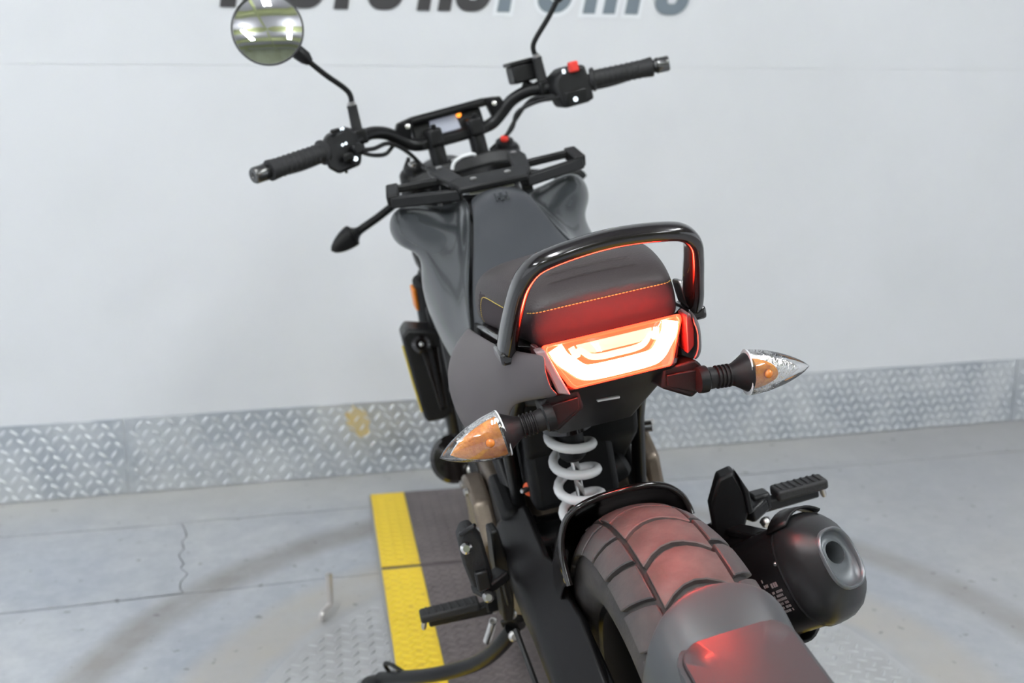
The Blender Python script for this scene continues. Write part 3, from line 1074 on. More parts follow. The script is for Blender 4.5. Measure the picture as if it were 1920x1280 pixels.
tcl = st('triple_clamp', MB().prism([(-.132, 1.058, .944), (-.12, 1.02, .958), (-.05, .995, .970), (.05, .995, .970), (.12, 1.02, .958), (.132, 1.058, .944), (.10, 1.10, .925), (.04, 1.095, .928), (-.04, 1.095, .928), (-.10, 1.10, .925)], (0, .012, .027)), BLACK, bevel=.005)
bk('cable_guide', MB().tube(spline([(-.037, .93, .984), (-.0335, .93, .9925), (-.0275, .93, .9985), (-.0142, .93, 1.0037), (.0047, .93, 1.0049), (.012, .935, 1.002)], 5), .0034, 10), mat('white_plastic', (.8, .81, .82), .35))
st('stem_nut', MB().lathe([(.019, 0), (.019, .012), (.012, .014)], SP + Vector((0, .02, .025)), SAX, 8), STEEL, tcl)
st('front_fender', MB().grid([[AF + Vector((x, (.315 + d) * math.sin(R(a)), (.315 + d) * math.cos(R(a)))) for x, d in ((-.07, -.03), (-.05, .0), (0, .012), (.05, .0), (.07, -.03))] for a in range(-70, 50, 10)]), BLACK, sub=1, solid=.004)
st('headlight', MB().lathe([(.03, -.06), (.075, -.04), (.088, .01), (.088, .04), (.07, .05)], (0, 1.21, .905), (0, 1, -.1), 32), BLACK)

# ---------------------------------------------------------------- handlebar and controls
barp = [(.402, .8836, 1.075), (.272, .945, 1.079), (.20, .993, 1.083), (.165, 1.018, 1.086), (.132, 1.036, 1.076), (.105, 1.045, 1.055), (.082, 1.048, 1.041), (.05, 1.048, 1.037), (0, 1.048, 1.036)]
full = [(-x, y, z) for x, y, z in barp] + [p for p in reversed(barp[:-1])]
bar = st('handlebar', MB().tube(spline(full, 5), .0125, 14), BLACKM)
st('cross_brace', MB().tube([(-.098, 1.042, 1.086), (-.075, 1.05, 1.086), (.075, 1.05, 1.086), (.098, 1.042, 1.086)], [.006, .009, .009, .006], 10, flat=1.0), BLACKM, bar)
for sx in (-1, 1):
    st('brace_clamp', MB().prism([(sx * .075, 1.032, 1.094), (sx * .108, 1.030, 1.090), (sx * .122, 1.036, 1.062), (sx * .088, 1.042, 1.050)], (0, .02, 0)), BLACKM, bar, bevel=.003)
    st('brace_screw', MB().lathe([(.005, 0), (.005, .004), (.002, .005)], (sx * .091, 1.030, 1.079), (0, -1, .2), 10), CHROME, bar)
    rs = st('riser', MB().lathe([(.017, 0), (.017, .055), (.015, .06)], (sx * .043, 1.042, .985), (0, 0, 1), 16), BLACKM)
    st('riser_cap', MB().box((sx * .043, 1.040, 1.046), (.030, .046, .036)), BLACK, rs, bevel=.006)
    st('riser_bolt', MB().lathe([(.0055, 0), (.0055, .006), (.004, .007)], (sx * .043, 1.022, 1.064), (0, -.3, 1), 10), BLACKM, rs)
ins = st('instrument', MB().prism([(-.078, 1.056, 1.040), (-.078, 1.064, 1.076), (-.06, 1.066, 1.084), (.06, 1.066, 1.084), (.072, 1.064, 1.076), (.072, 1.056, 1.040)], (0, .03, .006)), BLACK, bevel=.005, bseg=3)
IM = Matrix.Rotation(R(0), 3, 'X')
st('display', MB().prism([(-.045, 1.0545, 1.048), (.020, 1.0545, 1.048), (.016, 1.0605, 1.078), (-.038, 1.0605, 1.078)], (0, -.002, .0004)), SCREEN, ins, bevel=.0008, bseg=1)
st('warning_lamp', MB().lathe([(.0052, 0), (.0052, .003), (.003, .004)], (.022, 1.057, 1.074), (0, -1, .2), 12), OLAMP, ins)
st('instrument_foot', MB().bar((-.07, 1.045, 1.036), (.07, 1.045, 1.036), .02, .016), BLACK, ins, bevel=.003)


def control(sx):
    x_in, x_g = .272, .388
    B = lambda t: Vector((sx * (x_in + (.402 - x_in) * t), .945 + (.8836 - .945) * t, 1.079 + (1.075 - 1.079) * t))
    d = (B(1) - B(0)).normalized()
    g = st('grip', MB().lathe([(.020, -.004), (.023, .0), (.023, .004), (.0172, .007), (.0165, .06), (.0172, .10), (.0188, .113), (.0188, .118), (.015, .120)], B(0), d, 22), RUBBER)
    for k in range(9):
        st('grip_rib', MB().lathe([(.0168, 0), (.0180, .0012), (.0180, .0028), (.0168, .004)], B(0) + d * (.016 + k * .0105), d, 20), RUBBER, g)
    e = st('bar_end', MB().lathe([(.0125, 0), (.0142, .002), (.0148, .008), (.0148, .026), (.0125, .029), (.006, .029), (.004, .026)], B(0) + d * .122, d, 20), mat('bar_end_metal', (.16, .16, .16), .25, metal=.9))
    st('bar_end_ring', MB().lathe([(.0152, .004), (.0152, .007)], B(0) + d * .122, d, 20), BLACKM, e)
    if sx < 0:
        sw_ = st('switch_housing', MB().prism([(-.272, .928, 1.094), (-.262, .935, 1.104), (-.222, .952, 1.110), (-.203, .962, 1.098), (-.203, .955, 1.058), (-.212, .948, 1.038), (-.258, .930, 1.034), (-.275, .925, 1.05)], (.006, .042, .004)), BLACK, bevel=.006, bseg=3)
        f0 = [((-.242, .936, 1.111), (.018, .012, .007), BLACKM), ((-.233, .930, 1.060), (.02, .01, .014), BLACKM)]
        for c, s_, m_ in f0:
            st('switch_button', MB().box(c, s_), m_, sw_, bevel=.003)
        for c in ((-.232, .9455, 1.1105), (-.226, .947, 1.1105), (-.236, .937, 1.083), (-.229, .9395, 1.084)):
            st('switch_symbol', MB().ball(c, .0026, 8, 5), GLINT, sw_)
        st('horn_button', MB().lathe([(.008, 0), (.008, .006), (.006, .008)], (-.222, .938, 1.052), (.1, -1, .2), 14), BLACKM, sw_)
        st('switch_symbol', MB().lathe([(.0042, .008), (.0042, .0095)], (-.222, .938, 1.052), (.1, -1, .2), 12), GLINT, sw_)
        st('switch_screw', MB().lathe([(.003, 0), (.003, .008)], (-.242, .945, 1.040), (0, 0, -1), 8), BLACKM, sw_)
        st('selector', MB().lathe([(.010, 0), (.011, .008), (.008, .012)], (-.213, .944, 1.07), (.3, -1, .1), 14), BLACKM, sw_)
    else:
        sw_ = st('switch_housing', MB().prism([(.197, .958, 1.082), (.205, .958, 1.100), (.222, .950, 1.112), (.258, .932, 1.112), (.262, .928, 1.08), (.262, .926, 1.042), (.205, .946, 1.038), (.200, .952, 1.06)], (-.006, .042, .004)), BLACK, bevel=.006, bseg=3)
        st('kill_switch', MB().box((.236, .938, 1.112), (.018, .016, .020)), REDP, sw_, bevel=.003)
        st('switch_symbol', MB().box((.219, .9485, 1.1075), (.006, .003, .008)), GLINT, sw_, bevel=.001)
        st('starter_button', MB().box((.230, .936, 1.055), (.05, .008, .03)), BLACKM, sw_, bevel=.004)
        st('switch_symbol', MB().lathe([(.0045, 0), (.0045, .0015)], (.224, .9325, 1.052), (.1, -1, .1), 12), GLINT, sw_)
    # lever with its perch
    lv = st('lever', MB().tube(spline([(sx * .215, 1.015, 1.066), (sx * .26, 1.012, 1.062), (sx * .32, .985, 1.058), (sx * .375, .962, 1.062), (sx * .392, .956, 1.063)], 5), [.0085] * 5 + [.0065] * 15 + [.009], 10, flat=.7), BLACKM)
    st('lever_perch', MB().box((sx * .205, 1.006, 1.072), (.034, .034, .03)), BLACKM, lv, bevel=.005)
    # mirror
    stem = st('mirror_stem', MB().tube(spline([(sx * .190, 1.000, 1.140), (sx * .187, 1.0, 1.163), (sx * .196, .996, 1.180), (sx * .2245, .984, 1.2105), (sx * .252, .972, 1.2445)], 5), [.0052] * 21, 12), BLACKM)
    st('stem_boot', MB().lathe([(.0125, 0), (.0125, .004), (.0105, .012), (.0095, .052), (.010, .056), (.008, .058)], (sx * .1925, 1.005, 1.088), (-.05 * sx, -.1, 1), 16), RUBBER, stem)
    st('stem_nut', MB().lathe([(.0085, 0), (.0085, .007), (.006, .009)], (sx * .1897, .9995, 1.1425), (-.05 * sx, -.1, 1), 6), STEEL, stem)
    st('stem_clamp', MB().box((sx * .193, 1.004, 1.086), (.030, .034, .028)), BLACKM, stem, bevel=.004)
    mc = Vector((sx * .3035, .956, 1.3055))
    nrm = Vector((sx * .16, -1, .20)).normalized()
    mh = st('mirror_housing', MB().lathe([(.0005, .031), (.020, .030), (.045, .024), (.058, .012), (.0625, .000), (.0630, -.006), (.0618, -.0078), (.0600, -.0076), (.0596, -.0040)], mc, -nrm, 48, cap=False), mat('mirror_back', (.03, .03, .032), .35))
    st('mirror_glass', MB().lathe([(.0002, -.0092), (.012, -.00903), (.024, -.0085), (.036, -.00762), (.048, -.0064), (.0600, -.00475)], mc, -nrm, 48, cap=False), MIRROR, mh)
    st('mirror_joint', MB().tube([(sx * .246, .974, 1.237), (sx * .252, .972, 1.246), (sx * .262, .972, 1.258), (sx * .272, .972, 1.272)], [.0075, .0125, .0135, .010], 14), BLACK, mh)


control(-1)
control(1)
res = st('brake_reservoir', MB().box((.165, 1.035, 1.122), (.052, .045, .036)), BLACK, bevel=.005)
st('reservoir_lid', MB().box((.165, 1.035, 1.143), (.056, .049, .008)), BLACKM, res, bevel=.002)
st('reservoir_bracket', MB().bar((.165, 1.035, 1.10), (.178, 1.02, 1.085), .02, .014), BLACKM, res)
cab = 0
for pts in ([(-.203, .955, 1.064), (-.170, 1.0, 1.058), (-.135, 1.025, 1.058), (-.10, 1.04, 1.03), (-.07, 1.06, .985)],
            [(-.203, .96, 1.060), (-.175, 1.01, 1.046), (-.145, 1.035, 1.040), (-.12, 1.045, 1.052), (-.09, 1.05, 1.045)],
            [(.203, .955, 1.062), (.170, 1.005, 1.062), (.135, 1.03, 1.050), (.115, 1.035, 1.02), (.07, 1.06, .99)],
            [(.20, .97, 1.066), (.165, 1.015, 1.068), (.13, 1.035, 1.038), (.10, 1.05, 1.005), (.05, 1.08, .97)],
            [(-.10, 1.05, 1.02), (-.115, 1.06, .99), (-.105, 1.08, .95), (-.06, 1.11, .92)]):
    st('control_cable', MB().tube(spline(pts, 6), .0042, 8), CABLE)

# front indicators on the fork
def teardrop(base, tip, up, h, dep, rows=9, seg=20, fat=.62):
    """pointed lens: base section (rounded) tapering with a full belly to a point"""
    base, tip, up = Vector(base), Vector(tip), Vector(up).normalized()
    ax = (tip - base)
    L_ = ax.length
    ax.normalize()
    s = ax.cross(up).normalized()
    u = s.cross(ax).normalized()
    rings = []
    for i in range(rows + 1):
        t = i / rows
        k = max(.004, (1 - t ** 1.75) ** fat)
        rings.append([base + ax * (L_ * t) + u * (math.sin(a) * h * k) + s * (math.copysign(abs(math.cos(a)) ** .8, math.cos(a)) * dep * k)
                      for a in (2 * math.pi * q / seg for q in range(seg))])
    return rings


def front_ind(sx):
    b, t = Vector((sx * .238, 1.15, .890)), Vector((sx * .2905, 1.13, .8735))
    ind = st('front_indicator', MB().ring_loft(teardrop(b, t, (0, 0, 1), .0235, .017)), BLACK)
    st('indicator_stalk', MB().tube(spline([(sx * .11, 1.16, .935), (sx * .17, 1.155, .912), (sx * .215, 1.152, .897), (sx * .240, 1.15, .889)], 5), [.0085] * 10 + [.0085, .009, .011, .015, .020, .0225], 14), BLACK, ind)
    st('indicator_lens', MB().ring_loft(teardrop(b + Vector((0, .012, 0)), t + Vector((0, .008, 0)), (0, 0, 1), .0205, .014)), CLEAR, ind)


front_ind(-1)
front_ind(1)

# ---------------------------------------------------------------- tank, side panels, rack
cy = [(.715, .040, .940), (.705, .0445, .9535), (.66, .0500, .9462), (.62, .060, .919), (.585, .0720, .889), (.55, .0835, .868), (.50, .097, .843), (.46, .106, .826), (.42, .1135, .8095), (.36, .118, .795)]
rows = []
for y, h, z in cy:
    rows.append([Vector((h * f, y, z + .013 * (1 - f * f) - (.004 if abs(f) == 1 else 0))) for f in (-1, -.94, -.6, 0, .6, .94, 1)])
tank = bk('tank_panel', MB().grid(rows), SATIN, sub=2, solid=.006, soff=-1)
tank['label'] = 'satin grey centre panel of the tank'
# small crest pressed into the tank panel
em = MB()
ez = lambda y: .9462 + (y - .66) * .68 + .0135
for x0, x1, y0, y1 in ((-.011, -.0085, .640, .656), (.0085, .011, .640, .656), (-.0085, .0085, .6465, .6495), (-.003, .003, .640, .656)):
    em.prism([(x0, y0, ez(y0)), (x1, y0, ez(y0)), (x1, y1, ez(y1)), (x0, y1, ez(y1))], (0, -.0004, .001))
mk('crest', em, SATIN2, tank)

sp_rows = [
    (.79, [(-.048, .945), (-.078, .930), (-.150, .957), (-.177, .940), (-.182, .914), (-.174, .887), (-.128, .884), (-.116, .85), (-.115, .81)]),
    (.755, [(-.049, .950), (-.068, .922), (-.138, .951), (-.171, .934), (-.177, .908), (-.167, .884), (-.130, .880), (-.128, .84), (-.13, .79)]),
    (.72, [(-.047, .951), (-.059, .916), (-.094, .915), (-.138, .931), (-.159, .908), (-.155, .884), (-.136, .870), (-.143, .836), (-.142, .785)]),
    (.68, [(-.049, .946), (-.059, .920), (-.080, .904), (-.106, .906), (-.130, .895), (-.142, .879), (-.146, .860), (-.154, .834), (-.148, .78)]),
    (.64, [(-.0565, .931), (-.067, .908), (-.083, .893), (-.103, .884), (-.121, .874), (-.135, .861), (-.146, .845), (-.155, .822), (-.15, .77)]),
    (.58, [(-.0755, .883), (-.087, .873), (-.100, .864), (-.113, .856), (-.125, .846), (-.137, .834), (-.146, .820), (-.152, .799), (-.148, .755)]),
    (.52, [(-.0940, .850), (-.103, .843), (-.111, .836), (-.120, .829), (-.128, .820), (-.136, .811), (-.143, .801), (-.147, .785), (-.143, .74)]),
    (.46, [(-.1085, .823), (-.113, .817), (-.118, .811), (-.123, .805), (-.128, .798), (-.132, .791), (-.136, .783), (-.139, .771), (-.136, .73)]),
    (.40, [(-.1175, .800), (-.119, .796), (-.121, .792), (-.123, .787), (-.126, .782), (-.129, .776), (-.131, .769), (-.132, .759), (-.13, .72)]),
]
side = MB().grid([[Vector((x, y, z)) for x, z in r] for y, r in sp_rows])
for nm, g_ in (('left', side), ('right', mir(side))):
    sdp = bk('tank_side_panel', g_, SATIN2, sub=2, solid=.005, soff=1 if nm == 'left' else -1)
    sdp['label'] = 'satin graphite %s tank side with scooped shoulder' % nm
bk('tank_core', MB().prism([(-.11, .42, .70), (-.11, .44, .775), (-.055, .64, .90), (-.05, .72, .925), (-.10, .80, .93), (-.10, .92, .90), (-.10, .92, .78)], (.0, 0, 0.001)), DARKIN) if False else None
bk('tank_core', MB().ring_loft([[Vector((x, y, z)) for x, z in r] for y, r in (
    (.44, ((-.11, .70), (.11, .70), (.11, .79), (-.11, .79))), (.62, ((-.125, .72), (.125, .72), (.05, .90), (-.05, .90))),
    (.74, ((-.13, .76), (.13, .76), (.05, .932), (-.05, .932))), (.90, ((-.12, .78), (.12, .78), (.08, .935), (-.08, .935))), (.97, ((-.06, .80), (.06, .80), (.05, .90), (-.05, .90))))]), DARKIN, bevel=.004)
cap = bk('fuel_cap', MB().lathe([(.046, 0), (.046, .016), (.040, .022), (.012, .024)], (-.004, .845, .932), (0, -.18, 1), 36), DARKIN)
mk('cap_rim', MB().lathe([(.0405, .020), (.0465, .021), (.0465, .0265), (.0405, .0265)], (-.004, .845, .932), (0, -.18, 1), 40), mat('cap_rim_white', (.72, .73, .74), .25, metal=.5), cap)
mk('cap_lock', MB().box((-.004, .848, .957), (.012, .026, .006)), BLACKM, cap, bevel=.002)
bk('warning_strip', MB().prism([(-.042, .7125, .9565), (.036, .7125, .9565), (.036, .726, .9635), (-.042, .726, .9635)], (0, 0, .002)), BEIGE, bevel=.0006, bseg=1)

rk = MB()
rk.prism([(-.060, .700, .9615), (.060, .700, .9615), (.072, .730, .972), (.050, .742, .977), (-.050, .742, .977), (-.072, .730, .972)], (0, -.003, .011))
for sx in (-1, 1):
    rk.prism([(sx * .072, .728, .971), (sx * .044, .740, .976), (sx * .062, .880, .992), (sx * .088, .905, .990), (sx * .090, .840, .984)], (0, 0, .011))
    rk.bar((sx * .055, .716, .960), (sx * .170, .762, .966), .020, .020)                 # lower outer rail
    rk.bar((sx * .074, .80, .980), (sx * .158, .796, .983), .016, .014)                  # upper outer rail
    rk.bar((sx * .168, .757, .968), (sx * .162, .806, .984), .022, .022)                 # tip
rack = bk('tank_rack', rk, BLACK, bevel=.0035, bseg=2)
rack['label'] = 'black luggage rack on the tank'
for x, y, z in ((-.030, .722, .980), (.030, .722, .980), (-.070, .85, .998), (.070, .85, .998)):
    mk('rack_bolt', MB().lathe([(.0055, 0), (.0055, .003), (.003, .004)], (x, y, z), (0, -.3, 1), 10), STEEL, rack)
for sx in (-1, 1):
    mk('rack_leg', MB().bar((sx * .07, .80, .985), (sx * .075, .80, .93), .018, .014), BLACK, rack)

# ---------------------------------------------------------------- tail: side covers, seat, grab rail
cov_rows = [
    (.036, [(-.0835, .857), (-.0865, .848), (-.0868, .838), (-.0855, .828), (-.083, .818), (-.076, .812)]),
    (.060, [(-.092, .855), (-.0965, .846), (-.097, .836), (-.096, .824), (-.0945, .8115), (-.088, .804)]),
    (.12, [(-.1085, .848), (-.113, .838), (-.115, .826), (-.1155, .812), (-.1155, .795), (-.108, .786)]),
    (.165, [(-.114, .843), (-.118, .831), (-.121, .817), (-.122, .800), (-.122, .780), (-.114, .766)]),
    (.20, [(-.1165, .839), (-.121, .826), (-.125, .810), (-.1275, .788), (-.1275, .752), (-.118, .728)]),
    (.26, [(-.1185, .831), (-.125, .817), (-.133, .798), (-.140, .772), (-.144, .732), (-.136, .694)]),
    (.32, [(-.1195, .822), (-.129, .809), (-.141, .790), (-.153, .762), (-.160, .722), (-.154, .676)]),
    (.38, [(-.1195, .813), (-.131, .803), (-.146, .787), (-.160, .762), (-.168, .728), (-.162, .690)]),
    (.42, [(-.1195, .806), (-.130, .797), (-.144, .784), (-.157, .764), (-.164, .735), (-.158, .705)]),
    (.445, [(-.112, .797), (-.121, .790), (-.133, .779), (-.144, .762), (-.150, .738), (-.143, .715)]),
]
cv = MB().grid([[Vector((x, y, z)) for x, z in r] for y, r in cov_rows])
for nm, g_ in (('left', cv), ('right', mir(cv))):
    c_ = bk('side_cover', g_, COVER, sub=2, solid=.004, soff=1 if nm == 'left' else -1)
    c_['label'] = 'matt grey %s side cover under the seat' % nm
# seat base lip
bk('seat_base', MB().ring_loft([[Vector((x, y, z)) for x, z in ((-w_, zb), (w_, zb), (w_ * .98, zt), (-w_ * .98, zt))] for y, w_, zb, zt in
   ((.105, .090, .830, .850), (.13, .106, .822, .848), (.2, .1145, .815, .846), (.3, .117, .80, .834), (.40, .116, .785, .818), (.45, .108, .78, .806))]), GLOSSB, bevel=.004)

seat_s = [(.0925, .080, .845, .893), (.099, .0865, .843, .903), (.120, .093, .846, .915), (.155, .0985, .843, .9245), (.215, .107, .838, .9275), (.285, .1130, .830, .919), (.35, .1130, .820, .902), (.41, .105, .812, .876), (.445, .094, .806, .850), (.455, .08, .804, .835)]
rings = []
for y, w_, zb, zt in seat_s:
    zm = zb + (zt - zb) * .55
    half = [(0, zb), (.65 * w_, zb), (.97 * w_, zb + .004), (w_, zb + (zt - zb) * .30), (w_ * .985, zm + (zt - zb) * .10), (w_ * .90, zt - (zt - zb) * .09), (w_ * .60, zt), (0, zt + .0025)]
    pts = half + [(-x, z) for x, z in reversed(half[1:-1])]
    rings.append([Vector((x, y, z)) for x, z in pts])
seat = bk('passenger_seat', MB().ring_loft(rings), None, sub=3)
bake(seat)
seat.data.materials.clear()
seat.data.materials.append(LEATHER)
seat.data.materials.append(FABRIC)


def seam_z(x, y):
    return .8905 if y < .125 else -1


for p in seat.data.polygons:
    c = p.center
    if c.y < .128 and c.z < .8905 + max(0, abs(c.x) - .07) * .1:
        p.material_index = 1
    elif c.y >= .128 and abs(c.x) > .088 and c.z < .884 and .128 < c.y < .315 - max(0, c.z - .86) * .9:
        p.material_index = 1
seat['label'] = 'dark leather passenger seat pad'
tree = bvh(seat)


def stitches(pts, nm='stitch_line'):
    mb = MB()
    q = spline(pts, 8)
    ln = [0]
    for a, b in zip(q[:-1], q[1:]):
        ln.append(ln[-1] + (b - a).length)
    step, dash = .0042, .0030

    def at(s):
        for i in range(len(q) - 1):
            if ln[i + 1] >= s:
                return q[i].lerp(q[i + 1], (s - ln[i]) / max(1e-9, ln[i + 1] - ln[i]))
        return q[-1]
    s = 0
    while s + dash < ln[-1]:
        mb.tube([at(s), at(s + dash * .5), at(s + dash)], [.00035, .0007, .00035], 6)
        s += step
    return mb


line = []
for k in range(-17, 18):
    x = k * .005
    h = tree.ray_cast(Vector((x, -1, .8905 - .0015 * (abs(x) / .085) ** 4)), Vector((0, 1, 0)))
    if h[0] is not None:
        line.append(h[0] + h[1] * .0003)
for sx in (-1, 1):
    pass
mk('stitch_line', stitches(line), THREAD, seat)
for sx in (-1, 1):
    pts = []
    for y, z in ((.128, .884), (.16, .8845), (.20, .8845), (.245, .8835), (.272, .880), (.288, .871), (.298, .860), (.306, .848), (.312, .837)):
        h = tree.ray_cast(Vector((sx, y, z)), Vector((-sx, 0, 0)))
        if h[0] is not None:
            pts.append(h[0] + h[1] * .0003)
    if len(pts) > 2:
        mk('stitch_line', stitches(pts), THREAD, seat)
# two moulded ribs across the top
for y0, y1, hw in ((.121, .121, .056), (.139, .139, .052)):
    pts = []
    for k in range(-8, 9):
        x = k / 8 * hw
        h = tree.ray_cast(Vector((x, (y0 + y1) / 2, 2)), Vector((0, 0, -1)))
        pts.append(h[0] + Vector((0, 0, -.0006)))
    mk('seat_rib', MB().tube(pts, [.0004] + [.0021] * 15 + [.0004], 8), LEATHER, seat)

# grab rail: flattened tube, wide legs
gp = [(.1125, .128, .848), (.1105, .110, .866), (.1055, .085, .895), (.0995, .058, .924), (.0925, .038, .944), (.080, .0285, .9565), (.060, .0245, .9625), (.030, .023, .9665), (0, .0225, .968)]
gpath = [(-x, y, z) for x, y, z in gp] + list(reversed(gp[:-1]))
gq = spline(gpath, 5)
rings = []
for i, p in enumerate(gq):
    d = gq[min(i + 1, len(gq) - 1)] - gq[max(0, i - 1)]
    d.normalize()
    t = i / (len(gq) - 1)
    # width runs roughly fore-aft; thickness in the plane of the hoop
    wv = Vector((0, 1, .35))
    wv = (wv - d * wv.dot(d)).normalized()
    tv = wv.cross(d).normalized()
    leg = min(1, max(0, (.955 - p.z) / .08))
    hw_, ht_ = .0125 + .006 * leg, .0088 + .001 * leg
    sec = []
    for k in range(14):
        a = 2 * math.pi * k / 14
        ca_, sa_ = math.cos(a), math.sin(a)
        sec.append(p + wv * (math.copysign(abs(ca_) ** .75, ca_) * hw_) + tv * (math.copysign(abs(sa_) ** .75, sa_) * ht_))
    rings.append(sec)
rail = bk('grab_rail', MB().ring_loft(rings), GLOSSB, angle=60)
rail['label'] = 'gloss black grab rail hoop behind the seat'
for sx in (-1, 1):
    mk('rail_bracket', MB().prism([(sx * .097, .118, .884), (sx * .100, .150, .880), (sx * .104, .148, .850), (sx * .102, .106, .850)], (sx * .008, 0, 0)), ALU, rail, bevel=.004, bseg=3)
    mk('rail_foot', MB().box((sx * .112, .132, .842), (.024, .05, .016)), GLOSSB, rail, bevel=.004)

# ---------------------------------------------------------------- tail light
def tl(s, t, off=0.0):
    """face of the lamp: s -1..1 across, t 0 top .. 1 bottom, off towards the rear"""
    top, bot = Vector((0, .0636, .8562)), Vector((0, .0475, .8062))
    hw_ = .0815 + (.0615 - .0815) * (max(0.0, t) ** 1.15)
    p = top.lerp(bot, t)
    n_ = Vector((0, -.952, .306))
    bow = .010 * (s * s)
    return Vector((s * hw_, p.y + bow, p.z)) + n_ * off


def face_ring(k, off, seg=6):
    """rounded outline of the lamp face scaled by k"""
    out = []
    for (cs, ct, a0) in ((.93, .14, 0), (-.93, .14, 90), (-.93 + .06, .82, 180), (.93 - .06, .82, 270)):
        for q in range(seg + 1):
            a = R(a0 + 90 * q / seg)
            s = cs + .07 * math.cos(a)
            t = ct - .16 * math.sin(a)
            out.append(tl(s * k, .5 + (t - .5) * (1 - (1 - k) * 1.9), off))
    return out


lamp = bk('tail_light', MB().ring_loft([face_ring(1.0, -.020), face_ring(1.02, -.004), face_ring(1.0, -.001), face_ring(.975, -.0005), face_ring(.955, -.003), face_ring(.955, -.007)]), LRIM, angle=50)
lamp['label'] = 'lit red and white tail light with a U-shaped light bar'
mk('lamp_back', MB().ring_loft([face_ring(.958, -.012), face_ring(.958, -.0075)]), LBACK, lamp)


def upath(sw_, tt, tb, off, n=4):
    q = [tl(-sw_, tt, off), tl(-sw_ + .02, .30, off), tl(-sw_ + .10, tb - .22, off), tl(-sw_ + .20, tb - .05, off), tl(-sw_ + .36, tb, off), tl(0, tb, off),
         tl(sw_ - .36, tb, off), tl(sw_ - .20, tb - .05, off), tl(sw_ - .10, tb - .22, off), tl(sw_ - .02, .30, off), tl(sw_, tt, off)]
    return spline(q, n)


def ribbon(path, w, th):
    """flat light guide lying on the lamp face"""
    n_ = Vector((0, -.952, .306))
    rings = []
    for i, p in enumerate(path):
        d = (path[min(i + 1, len(path) - 1)] - path[max(0, i - 1)]).normalized()
        s = d.cross(n_).normalized()
        ww = w[i] if isinstance(w, list) else w
        rings.append([p - s * ww, p + s * ww, p + s * ww * .85 + n_ * th, p - s * ww * .85 + n_ * th])
    return MB().ring_loft(rings)


mk('light_guide', ribbon(upath(.83, .06, .70, -.005), .0086, .0075), GUIDE, lamp, angle=50)
mk('inner_guide', ribbon(upath(.62, .10, .41, -.007), .0036, .0035), GUIDE2, lamp, angle=50)
rf = MB().ring_loft([[tl(s, t, o_) for s, t in ((-.55, .075), (.55, .075), (.54, .15), (.45, .26), (.34, .31), (-.34, .31), (-.45, .26), (-.54, .15))] for o_ in (-.007, -.0045)])
mk('reflex_panel', rf, LREFL, lamp, bevel=.001)
cvr = MB().grid([[tl(k / 6 * .985, t, .0034 + .003 * (1 - (k / 6) ** 2) * (1 - (2 * t - 1) ** 2)) for k in range(-6, 7)] for t in (.0, .12, .3, .5, .7, .86, .965)])
mk('clear_cover', cvr, LCOVER, lamp)
for sx in (-1, 1):
    if sx < 0:
        mk('lamp_cheek', MB().prism([(sx * .0925, .056, .858), (sx * .0835, .053, .834), (sx * .0765, .053, .8065), (sx * .0625, .052, .8015), (sx * .0725, .054, .830), (sx * .0815, .056, .8575)], (0, .016, 0)), mat('smoked_cheek', (.34, .24, .24), .22, coat=.4), lamp, bevel=.002)
    mk('lamp_fin', MB().prism([(sx * .083, .062, .8565), (sx * .089, .064, .858), (sx * .0915, .066, .838), (sx * .089, .066, .819), (sx * .079, .064, .812)], (sx * .001, .03, 0)), mat('red_fin', (.16, .05, .05), .25, coat=.4), lamp, bevel=.0015)

# undertail: panel sloping forward below the lamp
ut = MB().ring_loft([[Vector(q) for q in r] for r in (
    ((-.060, .056, .806), (.060, .056, .806), (.076, .082, .806), (-.076, .082, .806)),
    ((-.064, .115, .772), (.064, .115, .772), (.082, .140, .780), (-.082, .140, .780)),
    ((-.050, .235, .688), (.050, .235, .688), (.066, .27, .70), (-.066, .27, .70)),
    ((-.046, .27, .680), (.046, .27, .680), (.06, .30, .69), (-.06, .30, .69)))])
und = bk('undertail', ut, UNDER, bevel=.004)
bk('tail_frame', MB().ring_loft([[Vector(q) for q in r] for r in (
    ((-.070, .075, .808), (.070, .075, .808), (.084, .08, .852), (-.084, .08, .852)),
    ((-.078, .20, .745), (.078, .20, .745), (.108, .2, .835), (-.108, .2, .835)),
    ((-.08, .34, .70), (.08, .34, .70), (.11, .34, .815), (-.11, .34, .815)),
    ((-.085, .46, .68), (.085, .46, .68), (.105, .46, .78), (-.105, .46, .78)))]), DARKIN, bevel=.003)
for sx in (-1, 1):
    # moulded arm that carries the indicator
    mk('indicator_bracket', MB().prism([(sx * .050, .070, .800), (sx * .088, .066, .803), (sx * .0945, .066, .795), (sx * .0915, .070, .765), (sx * .080, .072, .757), (sx * .046, .074, .776)], (0, .05, -.006)), UNDER, und, bevel=.003)
    mk('bracket_lid', MB().prism([(sx * .052, .067, .7925), (sx * .086, .0635, .7915), (sx * .084, .0675, .763), (sx * .052, .071, .7775)], (0, .005, 0)), UNDER, und, bevel=.0015)
mk('plate_light', MB().bar((-.018, .130, .760), (.010, .130, .758), .006, .003), mat('clear_strip', (.6, .6, .6), .2), und, bevel=.001)

